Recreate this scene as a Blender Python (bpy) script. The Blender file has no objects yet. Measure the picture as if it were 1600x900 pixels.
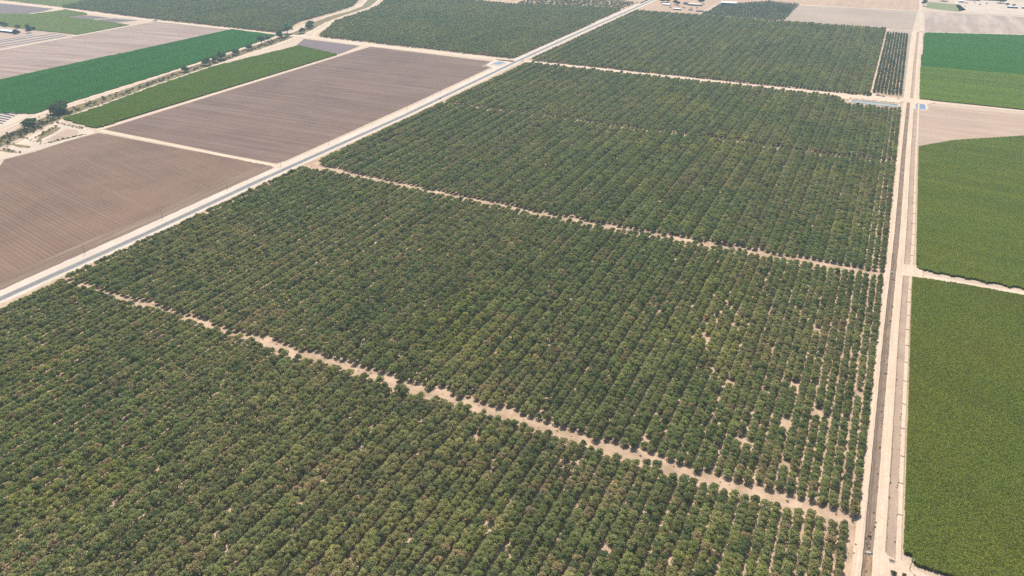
import bpy, bmesh, math, random
import numpy as np
from mathutils import Vector, Matrix, noise

random.seed(7)
RNG = np.random.default_rng(11)
R = math.radians
SC = bpy.context.scene
COL = SC.collection

# ------------------------------------------------------------------ camera
CAM_H = 385.0
cam_data = bpy.data.cameras.new('camera')
cam_data.lens = 26.368
cam_data.sensor_width = 36.0
cam_data.clip_start = 1.0
cam_data.clip_end = 40000.0
cam = bpy.data.objects.new('camera', cam_data)
COL.objects.link(cam)
VR = Vector((0.90054534, 0.43475945, 0.00152001))
VU = Vector((-0.21053097, 0.43302214, 0.87645224))
VF = Vector((-0.3803877, 0.78960499, -0.4814864))
rot = Matrix((VR, VU, -VF)).transposed().to_4x4()
cam.matrix_world = Matrix.Translation((0, 0, CAM_H)) @ rot
SC.camera = cam

# ------------------------------------------------------------------ sky, sun, exposure
SUN_EL = R(60)
SUN_AZ = math.atan2(-0.60, 0.80)          # clockwise from +Y
sun_dir = Vector((math.sin(SUN_AZ) * math.cos(SUN_EL), math.cos(SUN_AZ) * math.cos(SUN_EL), math.sin(SUN_EL)))
world = bpy.data.worlds.new('World')
SC.world = world
world.use_nodes = True
wn = world.node_tree
sky = wn.nodes.new('ShaderNodeTexSky')
sky.sky_type = 'NISHITA'
sky.sun_disc = False
sky.sun_elevation = SUN_EL
sky.sun_rotation = SUN_AZ
sky.air_density = 1.2
sky.dust_density = 2.0
bg = wn.nodes['Background']
wn.links.new(sky.outputs[0], bg.inputs[0])
bg.inputs[1].default_value = 0.092
sun_data = bpy.data.lights.new('sun', 'SUN')
sun_data.energy = 4.7
sun_data.angle = R(0.53)
sun_data.color = (1.0, 0.95, 0.88)
sun = bpy.data.objects.new('sun', sun_data)
COL.objects.link(sun)
sun.rotation_euler = (-sun_dir).to_track_quat('-Z', 'Y').to_euler()
SC.view_settings.view_transform = 'Standard'
SC.view_settings.look = 'None'
SC.view_settings.exposure = 0.56
SC.view_settings.gamma = 1.0
SC.cycles.max_bounces = 6
SC.cycles.transparent_max_bounces = 4
SC.cycles.volume_bounces = 1
SC.render.filter_size = 1.1
SC.cycles.use_denoising = False


# ------------------------------------------------------------------ helpers
def tag(o, label=None, cat=None, group=None, kind=None):
    if label: o['label'] = label
    if cat: o['category'] = cat
    if group: o['group'] = group
    if kind: o['kind'] = kind
    return o


def mesh_obj(name, verts, faces, mats=None, parent=None, link=True):
    me = bpy.data.meshes.new(name)
    me.from_pydata([tuple(map(float, v)) for v in verts], [], faces)
    me.update()
    if mats is not None:
        for m in (mats if isinstance(mats, (list, tuple)) else [mats]):
            me.materials.append(m)
    o = bpy.data.objects.new(name, me)
    if link:
        COL.objects.link(o)
    if parent is not None:
        o.parent = parent
    return o


def empty(name, loc, rz=0.0):
    o = bpy.data.objects.new(name, None)
    o.empty_display_size = 0.5
    o.location = loc
    o.rotation_euler = (0, 0, rz)
    COL.objects.link(o)
    return o


class MB:
    """collects boxes, tubes and prisms into one mesh"""
    def __init__(self):
        self.v, self.f = [], []

    def add(self, vs, fs):
        n = len(self.v)
        self.v += [tuple(v) for v in vs]
        self.f += [tuple(i + n for i in f) for f in fs]
        return self

    def box(self, x0, x1, y0, y1, z0, z1, taper=0.0):
        t = taper
        vs = [(x0, y0, z0), (x1, y0, z0), (x1, y1, z0), (x0, y1, z0),
              (x0 + t, y0 + t, z1), (x1 - t, y0 + t, z1), (x1 - t, y1 - t, z1), (x0 + t, y1 - t, z1)]
        return self.add(vs, [(3, 2, 1, 0), (4, 5, 6, 7), (0, 1, 5, 4), (1, 2, 6, 5), (2, 3, 7, 6), (3, 0, 4, 7)])

    def tube(self, pts, radii, n=6, cap=True):
        pts = [Vector(p) for p in pts]
        vs, fs = [], []
        for i, p in enumerate(pts):
            d = (pts[min(i + 1, len(pts) - 1)] - pts[max(i - 1, 0)]).normalized()
            a = d.orthogonal().normalized()
            b = d.cross(a)
            for k in range(n):
                t = 2 * math.pi * k / n
                vs.append(p + (a * math.cos(t) + b * math.sin(t)) * radii[i])
        for i in range(len(pts) - 1):
            for k in range(n):
                fs.append((i * n + k, i * n + (k + 1) % n, (i + 1) * n + (k + 1) % n, (i + 1) * n + k))
        if cap:
            fs.append(tuple(range(n - 1, -1, -1)))
            fs.append(tuple((len(pts) - 1) * n + k for k in range(n)))
        return self.add(vs, fs)

    def prism(self, prof, y0, y1):
        """profile in x,z swept along y"""
        n = len(prof)
        vs = [(x, y0, z) for x, z in prof] + [(x, y1, z) for x, z in prof]
        fs = [tuple(range(n)), tuple(range(2 * n - 1, n - 1, -1))]
        fs += [((i + 1) % n, i, n + i, n + (i + 1) % n) for i in range(n)]
        return self.add(vs, fs)

    def build(self, name, mat, parent=None, smooth=False):
        o = mesh_obj(name, self.v, self.f, mat, parent)
        bm = bmesh.new()
        bm.from_mesh(o.data)
        bmesh.ops.recalc_face_normals(bm, faces=bm.faces)
        bm.to_mesh(o.data)
        bm.free()
        if smooth:
            for p in o.data.polygons:
                p.use_smooth = True
        return o


def inside(poly, pts):
    """vectorised point in polygon"""
    x, y = pts[:, 0], pts[:, 1]
    r = np.zeros(len(pts), bool)
    n = len(poly)
    for i in range(n):
        x0, y0 = poly[i]
        x1, y1 = poly[(i + 1) % n]
        c = ((y0 > y) != (y1 > y))
        with np.errstate(divide='ignore', invalid='ignore'):
            xi = (x1 - x0) * (y - y0) / (y1 - y0 + 1e-12) + x0
        r ^= c & (x < xi)
    return r


def ragged(poly, step=6.0, amp=0.5, seed=0, closed=True):
    out = []
    n = len(poly)
    for i in range(n if closed else n - 1):
        a = Vector(poly[i])
        b = Vector(poly[(i + 1) % n])
        L = (b - a).length
        k = max(1, min(400, int(L / step)))
        nrm = Vector((-(b - a).y, (b - a).x)).normalized()
        for j in range(k):
            p = a.lerp(b, j / k)
            q = noise.noise(Vector((p.x * 0.11 + seed, p.y * 0.11, 3.1))) + 0.6 * noise.noise(Vector((p.x * 0.37, p.y * 0.37, seed)))
            out.append(p + nrm * (q * amp * (0.4 if j == 0 else 1)))
    if not closed:
        out.append(Vector(poly[-1]))
    return [(p.x, p.y) for p in out]


def sheet(name, poly, z, mat, label, cat, kind='structure', amp=0.6, step=6.0):
    pts = ragged(poly, step, amp, seed=len(bpy.data.objects)) if amp else poly
    bm = bmesh.new()
    f = bm.faces.new([bm.verts.new((x, y, z)) for x, y in pts])
    if f.normal.z < 0 or True:
        bm.normal_update()
        if f.normal.z < 0:
            f.normal_flip()
    bmesh.ops.triangulate(bm, faces=bm.faces[:])
    me = bpy.data.meshes.new(name)
    bm.to_mesh(me)
    bm.free()
    me.materials.append(mat)
    o = bpy.data.objects.new(name, me)
    COL.objects.link(o)
    return tag(o, label, cat, kind=kind)


def ribbon(name, pts, width, z, mat, label, cat, amp=0.5, step=5.0, crown=0.0, dash=None):
    """a strip along a polyline, with uneven edges"""
    P = [Vector(p) for p in pts]
    fine = []
    for i in range(len(P) - 1):
        k = max(1, int((P[i + 1] - P[i]).length / step))
        fine += [P[i].lerp(P[i + 1], j / k) for j in range(k)]
    fine.append(P[-1])
    vs, fs = [], []
    s = random.random() * 50
    for i, p in enumerate(fine):
        d = (fine[min(i + 1, len(fine) - 1)] - fine[max(i - 1, 0)]).normalized()
        nrm = Vector((-d.y, d.x))
        a = width / 2 + amp * noise.noise(Vector((p.x * .13 + s, p.y * .13, 0.3)))
        b = width / 2 + amp * noise.noise(Vector((p.x * .13, p.y * .13 + s, 9.3)))
        q = p + nrm * a
        w = p - nrm * b
        vs += [(q.x, q.y, z), (p.x, p.y, z + crown), (w.x, w.y, z)]
    for i in range(len(fine) - 1):
        fs += [(3 * i, 3 * i + 1, 3 * i + 4, 3 * i + 3), (3 * i + 1, 3 * i + 2, 3 * i + 5, 3 * i + 4)]
    fs = [tuple(reversed(f)) for f in fs]
    o = mesh_obj(name, vs, fs, mat)
    bm = bmesh.new(); bm.from_mesh(o.data)
    for f in bm.faces:
        f.normal_update()
        if f.normal.z < 0: f.normal_flip()
    bm.to_mesh(o.data); bm.free()
    return tag(o, label, cat, kind='structure')


# ------------------------------------------------------------------ materials
def new_mat(name):
    m = bpy.data.materials.new(name)
    m.use_nodes = True
    nt = m.node_tree
    return m, nt, nt.nodes['Principled BSDF']


def nd(nt, typ, **kw):
    n = nt.nodes.new(typ)
    for k, v in kw.items():
        setattr(n, k, v)
    return n


def tex_noise(nt, co, scale, detail=4.0, rough=0.55, dist=0.0):
    n = nd(nt, 'ShaderNodeTexNoise')
    n.inputs['Scale'].default_value = scale
    n.inputs['Detail'].default_value = detail
    n.inputs['Roughness'].default_value = rough
    n.inputs['Distortion'].default_value = dist
    nt.links.new(co, n.inputs['Vector'])
    return n


def ramp(nt, fac, stops):
    r = nd(nt, 'ShaderNodeValToRGB')
    el = r.color_ramp.elements
    while len(el) < len(stops):
        el.new(0.5)
    for e, (p, c) in zip(el, stops):
        e.position = p
        e.color = (*c, 1) if len(c) == 3 else c
    nt.links.new(fac, r.inputs[0])
    return r


def mixc(nt, fac, a, b, mode='MIX'):
    m = nd(nt, 'ShaderNodeMix', data_type='RGBA', blend_type=mode)
    if isinstance(fac, (int, float)):
        m.inputs[0].default_value = fac
    else:
        nt.links.new(fac, m.inputs[0])
    for k, s in ((6, a), (7, b)):
        if isinstance(s, tuple):
            m.inputs[k].default_value = (*s, 1)
        else:
            nt.links.new(s, m.inputs[k])
    return m.outputs[2]


def sc(c, k):
    return tuple(min(1.0, x * k) for x in c)


def soil(name, col, col2=None, big=0.012, fine=0.6, stripes=None, bump=0.25, streak=None, rough=0.95, contrast=1.0):
    """bare earth: broad tone drift, clods and optional machine lines (angle in degrees, spacing in metres, strength, colour)"""
    m, nt, b = new_mat(name)
    col2 = col2 or sc(col, 0.8)
    col = (col[0] * .86, col[1] * .83, col[2] * .79); col2 = (col2[0] * .84, col2[1] * .81, col2[2] * .77)
    tc = nd(nt, 'ShaderNodeTexCoord')
    co = tc.outputs['Object']
    n1 = tex_noise(nt, co, big, 6, 0.6, 0.4)
    n2 = tex_noise(nt, co, fine, 5, 0.65)
    base = ramp(nt, n1.outputs[0], [(0.5 - 0.18 / contrast, col2), (0.5 + 0.18 / contrast, col)]).outputs[0]
    f2 = ramp(nt, n2.outputs[0], [(0.3, (0.80, 0.79, 0.78)), (0.7, (1.13, 1.12, 1.10))]).outputs[0]
    out = mixc(nt, 1.0, base, f2, 'MULTIPLY')
    hgt = n2.outputs[0]
    if stripes:
        for ang, sp, st, sc_col in stripes:
            mp = nd(nt, 'ShaderNodeMapping')
            mp.inputs['Rotation'].default_value = (0, 0, R(-ang))
            nt.links.new(co, mp.inputs[0])
            # slow wobble so the lines are not ruled
            sep = nd(nt, 'ShaderNodeSeparateXYZ')
            nt.links.new(mp.outputs[0], sep.inputs[0])
            wob = tex_noise(nt, co, 0.02, 2)
            ma = nd(nt, 'ShaderNodeMath', operation='MULTIPLY_ADD')
            nt.links.new(wob.outputs[0], ma.inputs[0]); ma.inputs[1].default_value = sp * 0.12
            nt.links.new(sep.outputs[1], ma.inputs[2])
            dv = nd(nt, 'ShaderNodeMath', operation='DIVIDE'); dv.inputs[1].default_value = sp
            nt.links.new(ma.outputs[0], dv.inputs[0])
            fr = nd(nt, 'ShaderNodeMath', operation='FRACT'); nt.links.new(dv.outputs[0], fr.inputs[0])
            ln = ramp(nt, fr.outputs[0], [(0.0, (0, 0, 0)), (0.10, (1, 1, 1)), (0.22, (0, 0, 0)), (1.0, (0, 0, 0))])
            brk = tex_noise(nt, co, 0.05, 4, 0.7)
            bk = ramp(nt, brk.outputs[0], [(0.35, (0.2, 0.2, 0.2)), (0.6, (1, 1, 1))])
            fac = nd(nt, 'ShaderNodeMath', operation='MULTIPLY'); nt.links.new(ln.outputs[0], fac.inputs[0]); nt.links.new(bk.outputs[0], fac.inputs[1])
            f3 = nd(nt, 'ShaderNodeMath', operation='MULTIPLY'); nt.links.new(fac.outputs[0], f3.inputs[0]); f3.inputs[1].default_value = st
            out = mixc(nt, f3.outputs[0], out, sc_col)
    if streak:
        ang, s_long, s_cross, st, scol = streak
        mp = nd(nt, 'ShaderNodeMapping')
        mp.inputs['Rotation'].default_value = (0, 0, R(-ang))
        nt.links.new(co, mp.inputs[0])
        mp1 = mp
        mp = nd(nt, 'ShaderNodeMapping')
        mp.inputs['Scale'].default_value = (s_long, s_cross, 1)
        nt.links.new(mp1.outputs[0], mp.inputs[0])
        n3 = tex_noise(nt, mp.outputs[0], 1.0, 5, 0.6)
        f = ramp(nt, n3.outputs[0], [(0.42, (0, 0, 0)), (0.68, (st, st, st))])
        out = mixc(nt, f.outputs[0], out, scol)
    nt.links.new(out, b.inputs['Base Color'])
    b.inputs['Roughness'].default_value = rough
    b.inputs['Specular IOR Level'].default_value = 0.15
    if bump:
        bp = nd(nt, 'ShaderNodeBump')
        bp.inputs['Strength'].default_value = bump
        bp.inputs['Distance'].default_value = 0.5
        nt.links.new(hgt, bp.inputs['Height'])
        nt.links.new(bp.outputs[0], b.inputs['Normal'])
    return m


def plain(name, col, rough=0.7, var=0.12, scale=1.5, metal=0.0):
    m, nt, b = new_mat(name)
    tc = nd(nt, 'ShaderNodeTexCoord')
    n = tex_noise(nt, tc.outputs['Object'], scale, 4)
    r = ramp(nt, n.outputs[0], [(0.3, sc(col, 1 - var)), (0.7, sc(col, 1 + var))])
    nt.links.new(r.outputs[0], b.inputs['Base Color'])
    b.inputs['Roughness'].default_value = rough
    b.inputs['Metallic'].default_value = metal
    return m


def leaf_mat(name, base=(1, 1, 1), trans=0.30, rough=0.55, leaf_attr=True, hue_patch=None):
    """foliage; each plant's own colour comes from its tint, each leaf a little lighter or darker"""
    m, nt, b = new_mat(name)
    at = nd(nt, 'ShaderNodeAttribute', attribute_type='INSTANCER', attribute_name='tint')
    col = mixc(nt, 1.0, at.outputs['Color'], base, 'MULTIPLY')
    la = nd(nt, 'ShaderNodeAttribute', attribute_type='GEOMETRY', attribute_name='leaf')
    lr = ramp(nt, la.outputs['Fac'], [(0.0, (0.52, 0.56, 0.56)), (0.55, (1.0, 1.0, 1.0)), (1.0, (1.58, 1.52, 1.4))])
    col = mixc(nt, 1.0, col, lr.outputs[0], 'MULTIPLY')
    nt.links.new(col, b.inputs['Base Color'])
    b.inputs['Roughness'].default_value = rough
    b.inputs['Specular IOR Level'].default_value = 0.25
    tr = nd(nt, 'ShaderNodeBsdfTranslucent')
    tcol = mixc(nt, 1.0, col, (1.25, 1.35, 0.55), 'MULTIPLY')
    nt.links.new(tcol, tr.inputs[0])
    mx = nd(nt, 'ShaderNodeMixShader')
    mx.inputs[0].default_value = trans
    nt.links.new(b.outputs[0], mx.inputs[1])
    nt.links.new(tr.outputs[0], mx.inputs[2])
    nt.links.new(mx.outputs[0], nt.nodes['Material Output'].inputs[0])
    return m


DUST = (0.62, 0.50, 0.39)
M_ground = soil('dusty_earth', (0.52, 0.42, 0.33), (0.42, 0.335, 0.26), big=0.006, fine=0.25)
M_orchard = soil('orchard_earth', (0.53, 0.39, 0.285), (0.33, 0.245, 0.165), big=0.05, fine=0.9, bump=0.4, contrast=1.2)
M_dirt = soil('pale_dirt', DUST, (0.56, 0.445, 0.345), big=0.02, fine=0.5, streak=(90, 0.012, 0.7, 0.75, (0.36, 0.27, 0.20)))
M_dirtx = soil('pale_dirt_cross', DUST, (0.52, 0.415, 0.325), big=0.02, fine=0.5, streak=(0, 0.02, 0.9, 0.35, (0.46, 0.36, 0.28)))
M_bank = soil('ditch_bank', (0.26, 0.195, 0.145), (0.165, 0.122, 0.09), big=0.05, fine=1.0, streak=(90, 0.012, 0.8, 0.6, (0.19, 0.14, 0.11)))
M_bed = soil('ditch_bed', (0.40, 0.305, 0.23), (0.31, 0.235, 0.178), big=0.03, fine=0.8, streak=(90, 0.012, 0.7, 0.5, (0.27, 0.21, 0.17)))
M_mud = soil('wet_mud', (0.17, 0.125, 0.095), (0.12, 0.09, 0.07), big=0.06, fine=1.0, rough=0.6)
M_brown_a = soil('ploughed_a', (0.185, 0.115, 0.083), (0.140, 0.089, 0.066), big=0.010, fine=0.8, contrast=1.3,
                 stripes=[(-12.5, 5.6, 0.5, (0.33, 0.24, 0.185))], streak=(-12.5, 0.004, 0.35, 0.25, (0.235, 0.165, 0.13)))
M_brown_b = soil('ploughed_b', (0.168, 0.107, 0.083), (0.128, 0.085, 0.070), big=0.008, fine=0.7, contrast=1.3,
                 stripes=[(1.0, 8.0, 0.35, (0.29, 0.215, 0.175))], streak=(1.0, 0.003, 0.12, 0.4, (0.235, 0.17, 0.14)))
M_headland = soil('headland', (0.175, 0.117, 0.086), (0.148, 0.10, 0.075), big=0.01, fine=0.7, streak=(90, 0.01, 0.5, 0.5, (0.33, 0.245, 0.19)))
M_pink = soil('harrowed_pink', (0.285, 0.208, 0.178), (0.24, 0.175, 0.152), big=0.006, fine=0.4, streak=(8.0, 0.003, 0.06, 0.6, (0.36, 0.275, 0.23)))
M_violet = soil('violet_gravel', (0.17, 0.132, 0.140), (0.148, 0.117, 0.125), big=0.01, fine=0.6)
M_rose = soil('rose_fallow', (0.385, 0.287, 0.228), (0.35, 0.26, 0.207), big=0.008, fine=0.4, streak=(0, 0.004, 0.05, 0.25, (0.50, 0.385, 0.31)))
M_fallow = soil('grey_fallow', (0.37, 0.295, 0.24), (0.31, 0.247, 0.20), big=0.007, fine=0.4, streak=(-10, 0.004, 0.05, 0.4, (0.31, 0.25, 0.20)))
M_fallow2 = soil('grey_fallow_rows', (0.35, 0.275, 0.232), (0.305, 0.24, 0.206), big=0.007, fine=0.4, streak=(90, 0.004, 0.03, 0.5, (0.48, 0.39, 0.33)))
M_tan = soil('tan_field', (0.42, 0.295, 0.212), (0.365, 0.257, 0.183), big=0.01, fine=0.4, streak=(90, 0.003, 0.06, 0.4, (0.40, 0.285, 0.20)))
M_white = soil('bleached_yard', (0.54, 0.455, 0.38), (0.46, 0.385, 0.315), big=0.02, fine=0.5)
M_drygrass = soil('dry_grass', (0.21, 0.165, 0.085), (0.145, 0.125, 0.06), big=0.05, fine=1.2, bump=0.6)
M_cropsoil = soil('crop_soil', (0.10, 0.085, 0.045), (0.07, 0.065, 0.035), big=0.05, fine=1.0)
M_gravel = soil('road_gravel', (0.58, 0.505, 0.435), (0.51, 0.44, 0.375), big=0.02, fine=0.8)


def asphalt():
    m, nt, b = new_mat('asphalt')
    tc = nd(nt, 'ShaderNodeTexCoord')
    co = tc.outputs['Object']
    n1 = tex_noise(nt, co, 0.03, 5, 0.6)
    n2 = tex_noise(nt, co, 2.0, 4)
    mp = nd(nt, 'ShaderNodeMapping'); mp.inputs['Scale'].default_value = (0.9, 0.01, 1)
    nt.links.new(co, mp.inputs[0])
    n3 = tex_noise(nt, mp.outputs[0], 1.0, 3)
    c = ramp(nt, n1.outputs[0], [(0.3, (0.142, 0.138, 0.136)), (0.7, (0.182, 0.176, 0.172))]).outputs[0]
    c = mixc(nt, 1.0, c, ramp(nt, n2.outputs[0], [(0.3, (0.9, 0.9, 0.9)), (0.7, (1.1, 1.1, 1.1))]).outputs[0], 'MULTIPLY')
    c = mixc(nt, 1.0, c, ramp(nt, n3.outputs[0], [(0.35, (0.84, 0.84, 0.85)), (0.65, (1.08, 1.08, 1.08))]).outputs[0], 'MULTIPLY')
    nt.links.new(c, b.inputs['Base Color'])
    b.inputs['Roughness'].default_value = 0.95
    b.inputs['Specular IOR Level'].default_value = 0.15
    return m


M_asphalt = asphalt()
M_paint_w = plain('worn_white_paint', (0.62, 0.62, 0.60), 0.7, 0.15, 0.4)
M_paint_y = plain('worn_yellow_paint', (0.55, 0.38, 0.08), 0.7, 0.15, 0.4)


def water(name, col, rough=0.08):
    m, nt, b = new_mat(name)
    tc = nd(nt, 'ShaderNodeTexCoord')
    n = tex_noise(nt, tc.outputs['Object'], 0.12, 4)
    r = ramp(nt, n.outputs[0], [(0.3, sc(col, 0.85)), (0.7, sc(col, 1.15))])
    nt.links.new(r.outputs[0], b.inputs['Base Color'])
    b.inputs['Roughness'].default_value = rough
    n2 = tex_noise(nt, tc.outputs['Object'], 1.2, 3)
    bp = nd(nt, 'ShaderNodeBump'); bp.inputs['Strength'].default_value = 0.08
    nt.links.new(n2.outputs[0], bp.inputs['Height']); nt.links.new(bp.outputs[0], b.inputs['Normal'])
    return m


M_water_blue = water('pond_water', (0.10, 0.15, 0.26))
M_water_grey = water('basin_water', (0.20, 0.26, 0.25))
M_bark = plain('bark', (0.14, 0.11, 0.085), 0.9, 0.25, 3)
M_wood = plain('weathered_pole', (0.10, 0.075, 0.055), 0.9, 0.2, 2)
M_steel = plain('galvanised', (0.45, 0.46, 0.47), 0.45, 0.1, 2, 0.6)
M_dark = plain('dark_rubber', (0.03, 0.03, 0.032), 0.7, 0.2, 3)
M_glass = plain('dark_glass', (0.03, 0.04, 0.05), 0.1, 0.05)
M_conc = plain('concrete', (0.36, 0.33, 0.30), 0.85, 0.18, 1.2)
M_carpaint = plain('charcoal_car_paint', (0.035, 0.037, 0.042), 0.3, 0.05)
M_carwhite = plain('white_car_paint', (0.70, 0.70, 0.70), 0.35, 0.04)
M_leaf = leaf_mat('orchard_leaf')
M_corn = leaf_mat('corn_leaf', trans=0.30, rough=0.5)
M_shrub = leaf_mat('shrub_leaf')

# ------------------------------------------------------------------ ground and roads
g = mesh_obj('ground', [(-9000, -9000, 0), (9000, -9000, 0), (9000, 9000, 0), (-9000, 9000, 0)], [(0, 1, 2, 3)], M_ground)
tag(g, 'pale dusty earth of the farmland plain', 'ground', kind='structure')

Z1, Z2, Z3, Z4 = 0.05, 0.10, 0.16, 0.22

sheet('orchard_floor', [(-755, -60), (51, -60), (52, 1660), (52, 1672), (-4, 2495), (-762, 2495)], Z1, M_orchard,
      'sandy earth floor under the nut orchard between the roads', 'orchard floor')
sheet('orchard_floor', [(-1400, 1690), (-1480, 1880), (-1535, 2090), (-1600, 2280), (-1700, 2440), (-1500, 2900), (-800, 2900), (-798, 1660)], Z1, M_orchard,
      'earth floor under the orchard across the paved road', 'orchard floor')
sheet('orchard_floor', [(-3100, 1735), (-2489, 1716), (-2047, 1683), (-1525, 1672), (-1560, 1800), (-1610, 2050), (-1640, 2180), (-1760, 2420), (-3100, 2400)], Z1, M_orchard,
      'earth floor under the far orchard beyond the harrowed field', 'orchard floor')

# paved county road with gravel verges
RD = [(-772, -300), (-771, 378), (-768, 558), (-771, 756), (-767, 1139), (-770, 1268), (-778, 1609), (-781, 2032), (-779, 2415), (-778, 2761), (-776, 3600)]
ribbon('gravel_verge', [(x - 4.5, y) for x, y in RD], 31, Z2, M_gravel, 'pale gravel verge lining the paved road', 'verge', amp=2.0, step=6)
ribbon('road', RD, 9.6, Z3, M_asphalt, 'grey paved county road running straight past the orchard', 'road', amp=0.15, crown=0.08)


def marking(name, off, w, mat, label, dash=False):
    vs, fs = [], []
    P = [Vector(p) for p in RD]
    for i in range(len(P) - 1):
        k = max(1, int((P[i + 1] - P[i]).length / 12))
        for j in range(k):
            a = P[i].lerp(P[i + 1], j / k); b = P[i].lerp(P[i + 1], (j + (0.3 if dash else 1)) / k)
            n = len(vs)
            zz = Z3 + 0.09 - 0.08 * abs(off) / 4.8
            for q in (a, b):
                vs += [(q.x + off - w / 2, q.y, zz), (q.x + off + w / 2, q.y, zz)]
            fs.append((n, n + 1, n + 3, n + 2))
    o = mesh_obj(name, vs, fs, mat)
    tag(o, label, 'marking', kind='structure')


marking('road_marking', 0.0, 0.22, M_paint_y, 'yellow dashed centre line of the paved road', dash=True)
marking('road_marking', -3.9, 0.18, M_paint_w, 'white edge line on the verge side of the paved road')
marking('road_marking', 3.9, 0.18, M_paint_w, 'white edge line on the orchard side of the paved road')

# raised lanes and ditches of the dirt road corridor
DXY = [(-100, 0), (500, 0), (700, 0.3), (980, 2.6), (1300, 2.8), (1640, 4.5), (2000, 6.5), (2490, 11)]


def dx(y):
    for (a, u), (b, v) in zip(DXY, DXY[1:]):
        if y <= b:
            return u + (v - u) * max(0, (y - a)) / (b - a)
    return DXY[-1][1]


def strip(name, prof, y0, y1, mat, label, cat, amp=0.35, step=4.0, edge_only=True):
    """profile (x, z) swept along the corridor with uneven edges"""
    ys = np.arange(y0, y1 + step, step)
    ys[-1] = y1
    vs, fs = [], []
    n = len(prof)
    for y in ys:
        for k, (x, z) in enumerate(prof):
            ez = 0.10 * noise.noise(Vector((x * .5, y * .21, 7))) if 0 < k < n - 1 else 0
            vs.append((x + dx(y) + amp * noise.noise(Vector((x * 1.7, y * .09, 2.2))) + amp * .6 * noise.noise(Vector((x * 1.7, y * .33, 5.2))), y, z + ez))
    for i in range(len(ys) - 1):
        for k in range(n - 1):
            a = i * n + k
            fs.append((a, a + 1, a + n + 1, a + n))
    o = mesh_obj(name, vs, fs, mat)
    return tag(o, label, cat, kind='structure')


YA, YB = -80, 1638
strip('dirt_lane', [(50.4, 0.0), (52.0, 0.95), (54, 1.05), (56.0, 1.05)], YA, YB, M_dirt, 'pale dirt lane between orchard and ditch', 'lane')
strip('irrigation_ditch', [(56.0, 1.05), (57.0, 0.10), (58.0, 0.07), (58.8, 0.07), (59.2, 0.45), (60.2, 0.55), (60.6, 0.95), (62.0, 0.98)], YA, YB, M_bank, 'narrow brown irrigation ditch beside the pale dirt road', 'ditch', amp=0.5)
strip('ditch_mud', [(57.5, 0.12), (58.2, 0.14), (58.9, 0.12)], YA, 900, M_mud, 'dark wet mud along the narrow ditch bottom', 'mud', amp=0.5)
M_silt = soil('silt', (0.34, 0.235, 0.15), (0.24, 0.165, 0.105), big=0.08, fine=1.2)
strip('ditch_silt', [(58.2, 0.16), (59.4, 0.62), (60.4, 0.98), (61.6, 1.06)], 330, 408.6, M_silt, 'orange brown silt spread below the concrete ditch gate', 'silt', amp=0.8, step=2)
strip('dirt_road', [(62.0, 0.98), (64, 1.04), (67, 1.04), (69.0, 1.0)], YA, YB, M_dirt, 'wide pale dirt road between two ditches', 'road')
strip('irrigation_ditch', [(69.0, 1.0), (70.0, 0.35), (71.5, 0.26), (73.8, 0.3), (74.6, 0.78), (75.2, 0.84)], 412, 843, M_bed, 'shallow dry ditch beside the light olive corn', 'ditch', amp=0.75)
strip('irrigation_ditch', [(69.0, 1.0), (70.0, 0.35), (71.5, 0.26), (74.2, 0.3), (75.0, 0.78), (75.6, 0.84)], 874, YB, M_bed, 'shallow dry ditch running up to the fenced pond corner', 'ditch', amp=0.75)
strip('dirt_lane', [(75.2, 0.84), (76, 0.86), (78.0, 0.84), (79.2, 0.0)], 406, 843, M_dirt, 'pale narrow lane edging the lower corn field', 'lane', amp=0.25)
strip('dirt_lane', [(75.6, 0.84), (76.4, 0.86), (78.4, 0.84), (79.6, 0.0)], 874, YB, M_dirt, 'pale narrow lane edging the upper corn field', 'lane', amp=0.25)


def slab(name, poly, z, mat, label, cat, skirt=1.5, amp=0.4):
    """raised dirt pad with sloping sides"""
    pts = ragged(poly, 3.0, amp, seed=z * 10)
    cx = sum(p[0] for p in pts) / len(pts); cy = sum(p[1] for p in pts) / len(pts)
    n = len(pts)
    vs = [(x, y, z) for x, y in pts]
    for x, y in pts:
        d = Vector((x - cx, y - cy)).normalized() * skirt
        vs.append((x + d.x, y + d.y, -0.05))
    fs = [(i, (i + 1) % n, n + (i + 1) % n, n + i) for i in range(n)]
    o = mesh_obj(name, vs, fs, mat)
    bm = bmesh.new(); bm.from_mesh(o.data); bm.verts.ensure_lookup_table()
    bm.faces.new([bm.verts[i] for i in range(n)])
    bmesh.ops.recalc_face_normals(bm, faces=bm.faces)
    bmesh.ops.triangulate(bm, faces=[f for f in bm.faces if len(f.verts) > 4])
    bm.to_mesh(o.data); bm.free()
    return tag(o, label, cat, kind='structure')


slab('dirt_apron', [(66, 380), (160, 376), (160, 402), (100, 406), (84, 408.5), (80.5, 412), (75, 411.5), (70.5, 413), (66, 420)], 1.06, M_dirt,
     'pale dirt apron where the cross track meets the dirt road', 'apron')
slab('dirt_crossing', [(66, 842.5), (84, 845), (90, 846), (90, 866), (84, 872), (80, 876), (72, 874.5), (66, 874)], 1.06, M_dirt,
     'dirt crossing joining the dirt road and the corn track', 'crossing')
ribbon('farm_track', [(84, 853.5), (126, 853), (190, 855), (340, 858)], 8.5, Z4, M_dirtx, 'pale farm track between the two corn fields', 'track', amp=0.8, step=3)

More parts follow.
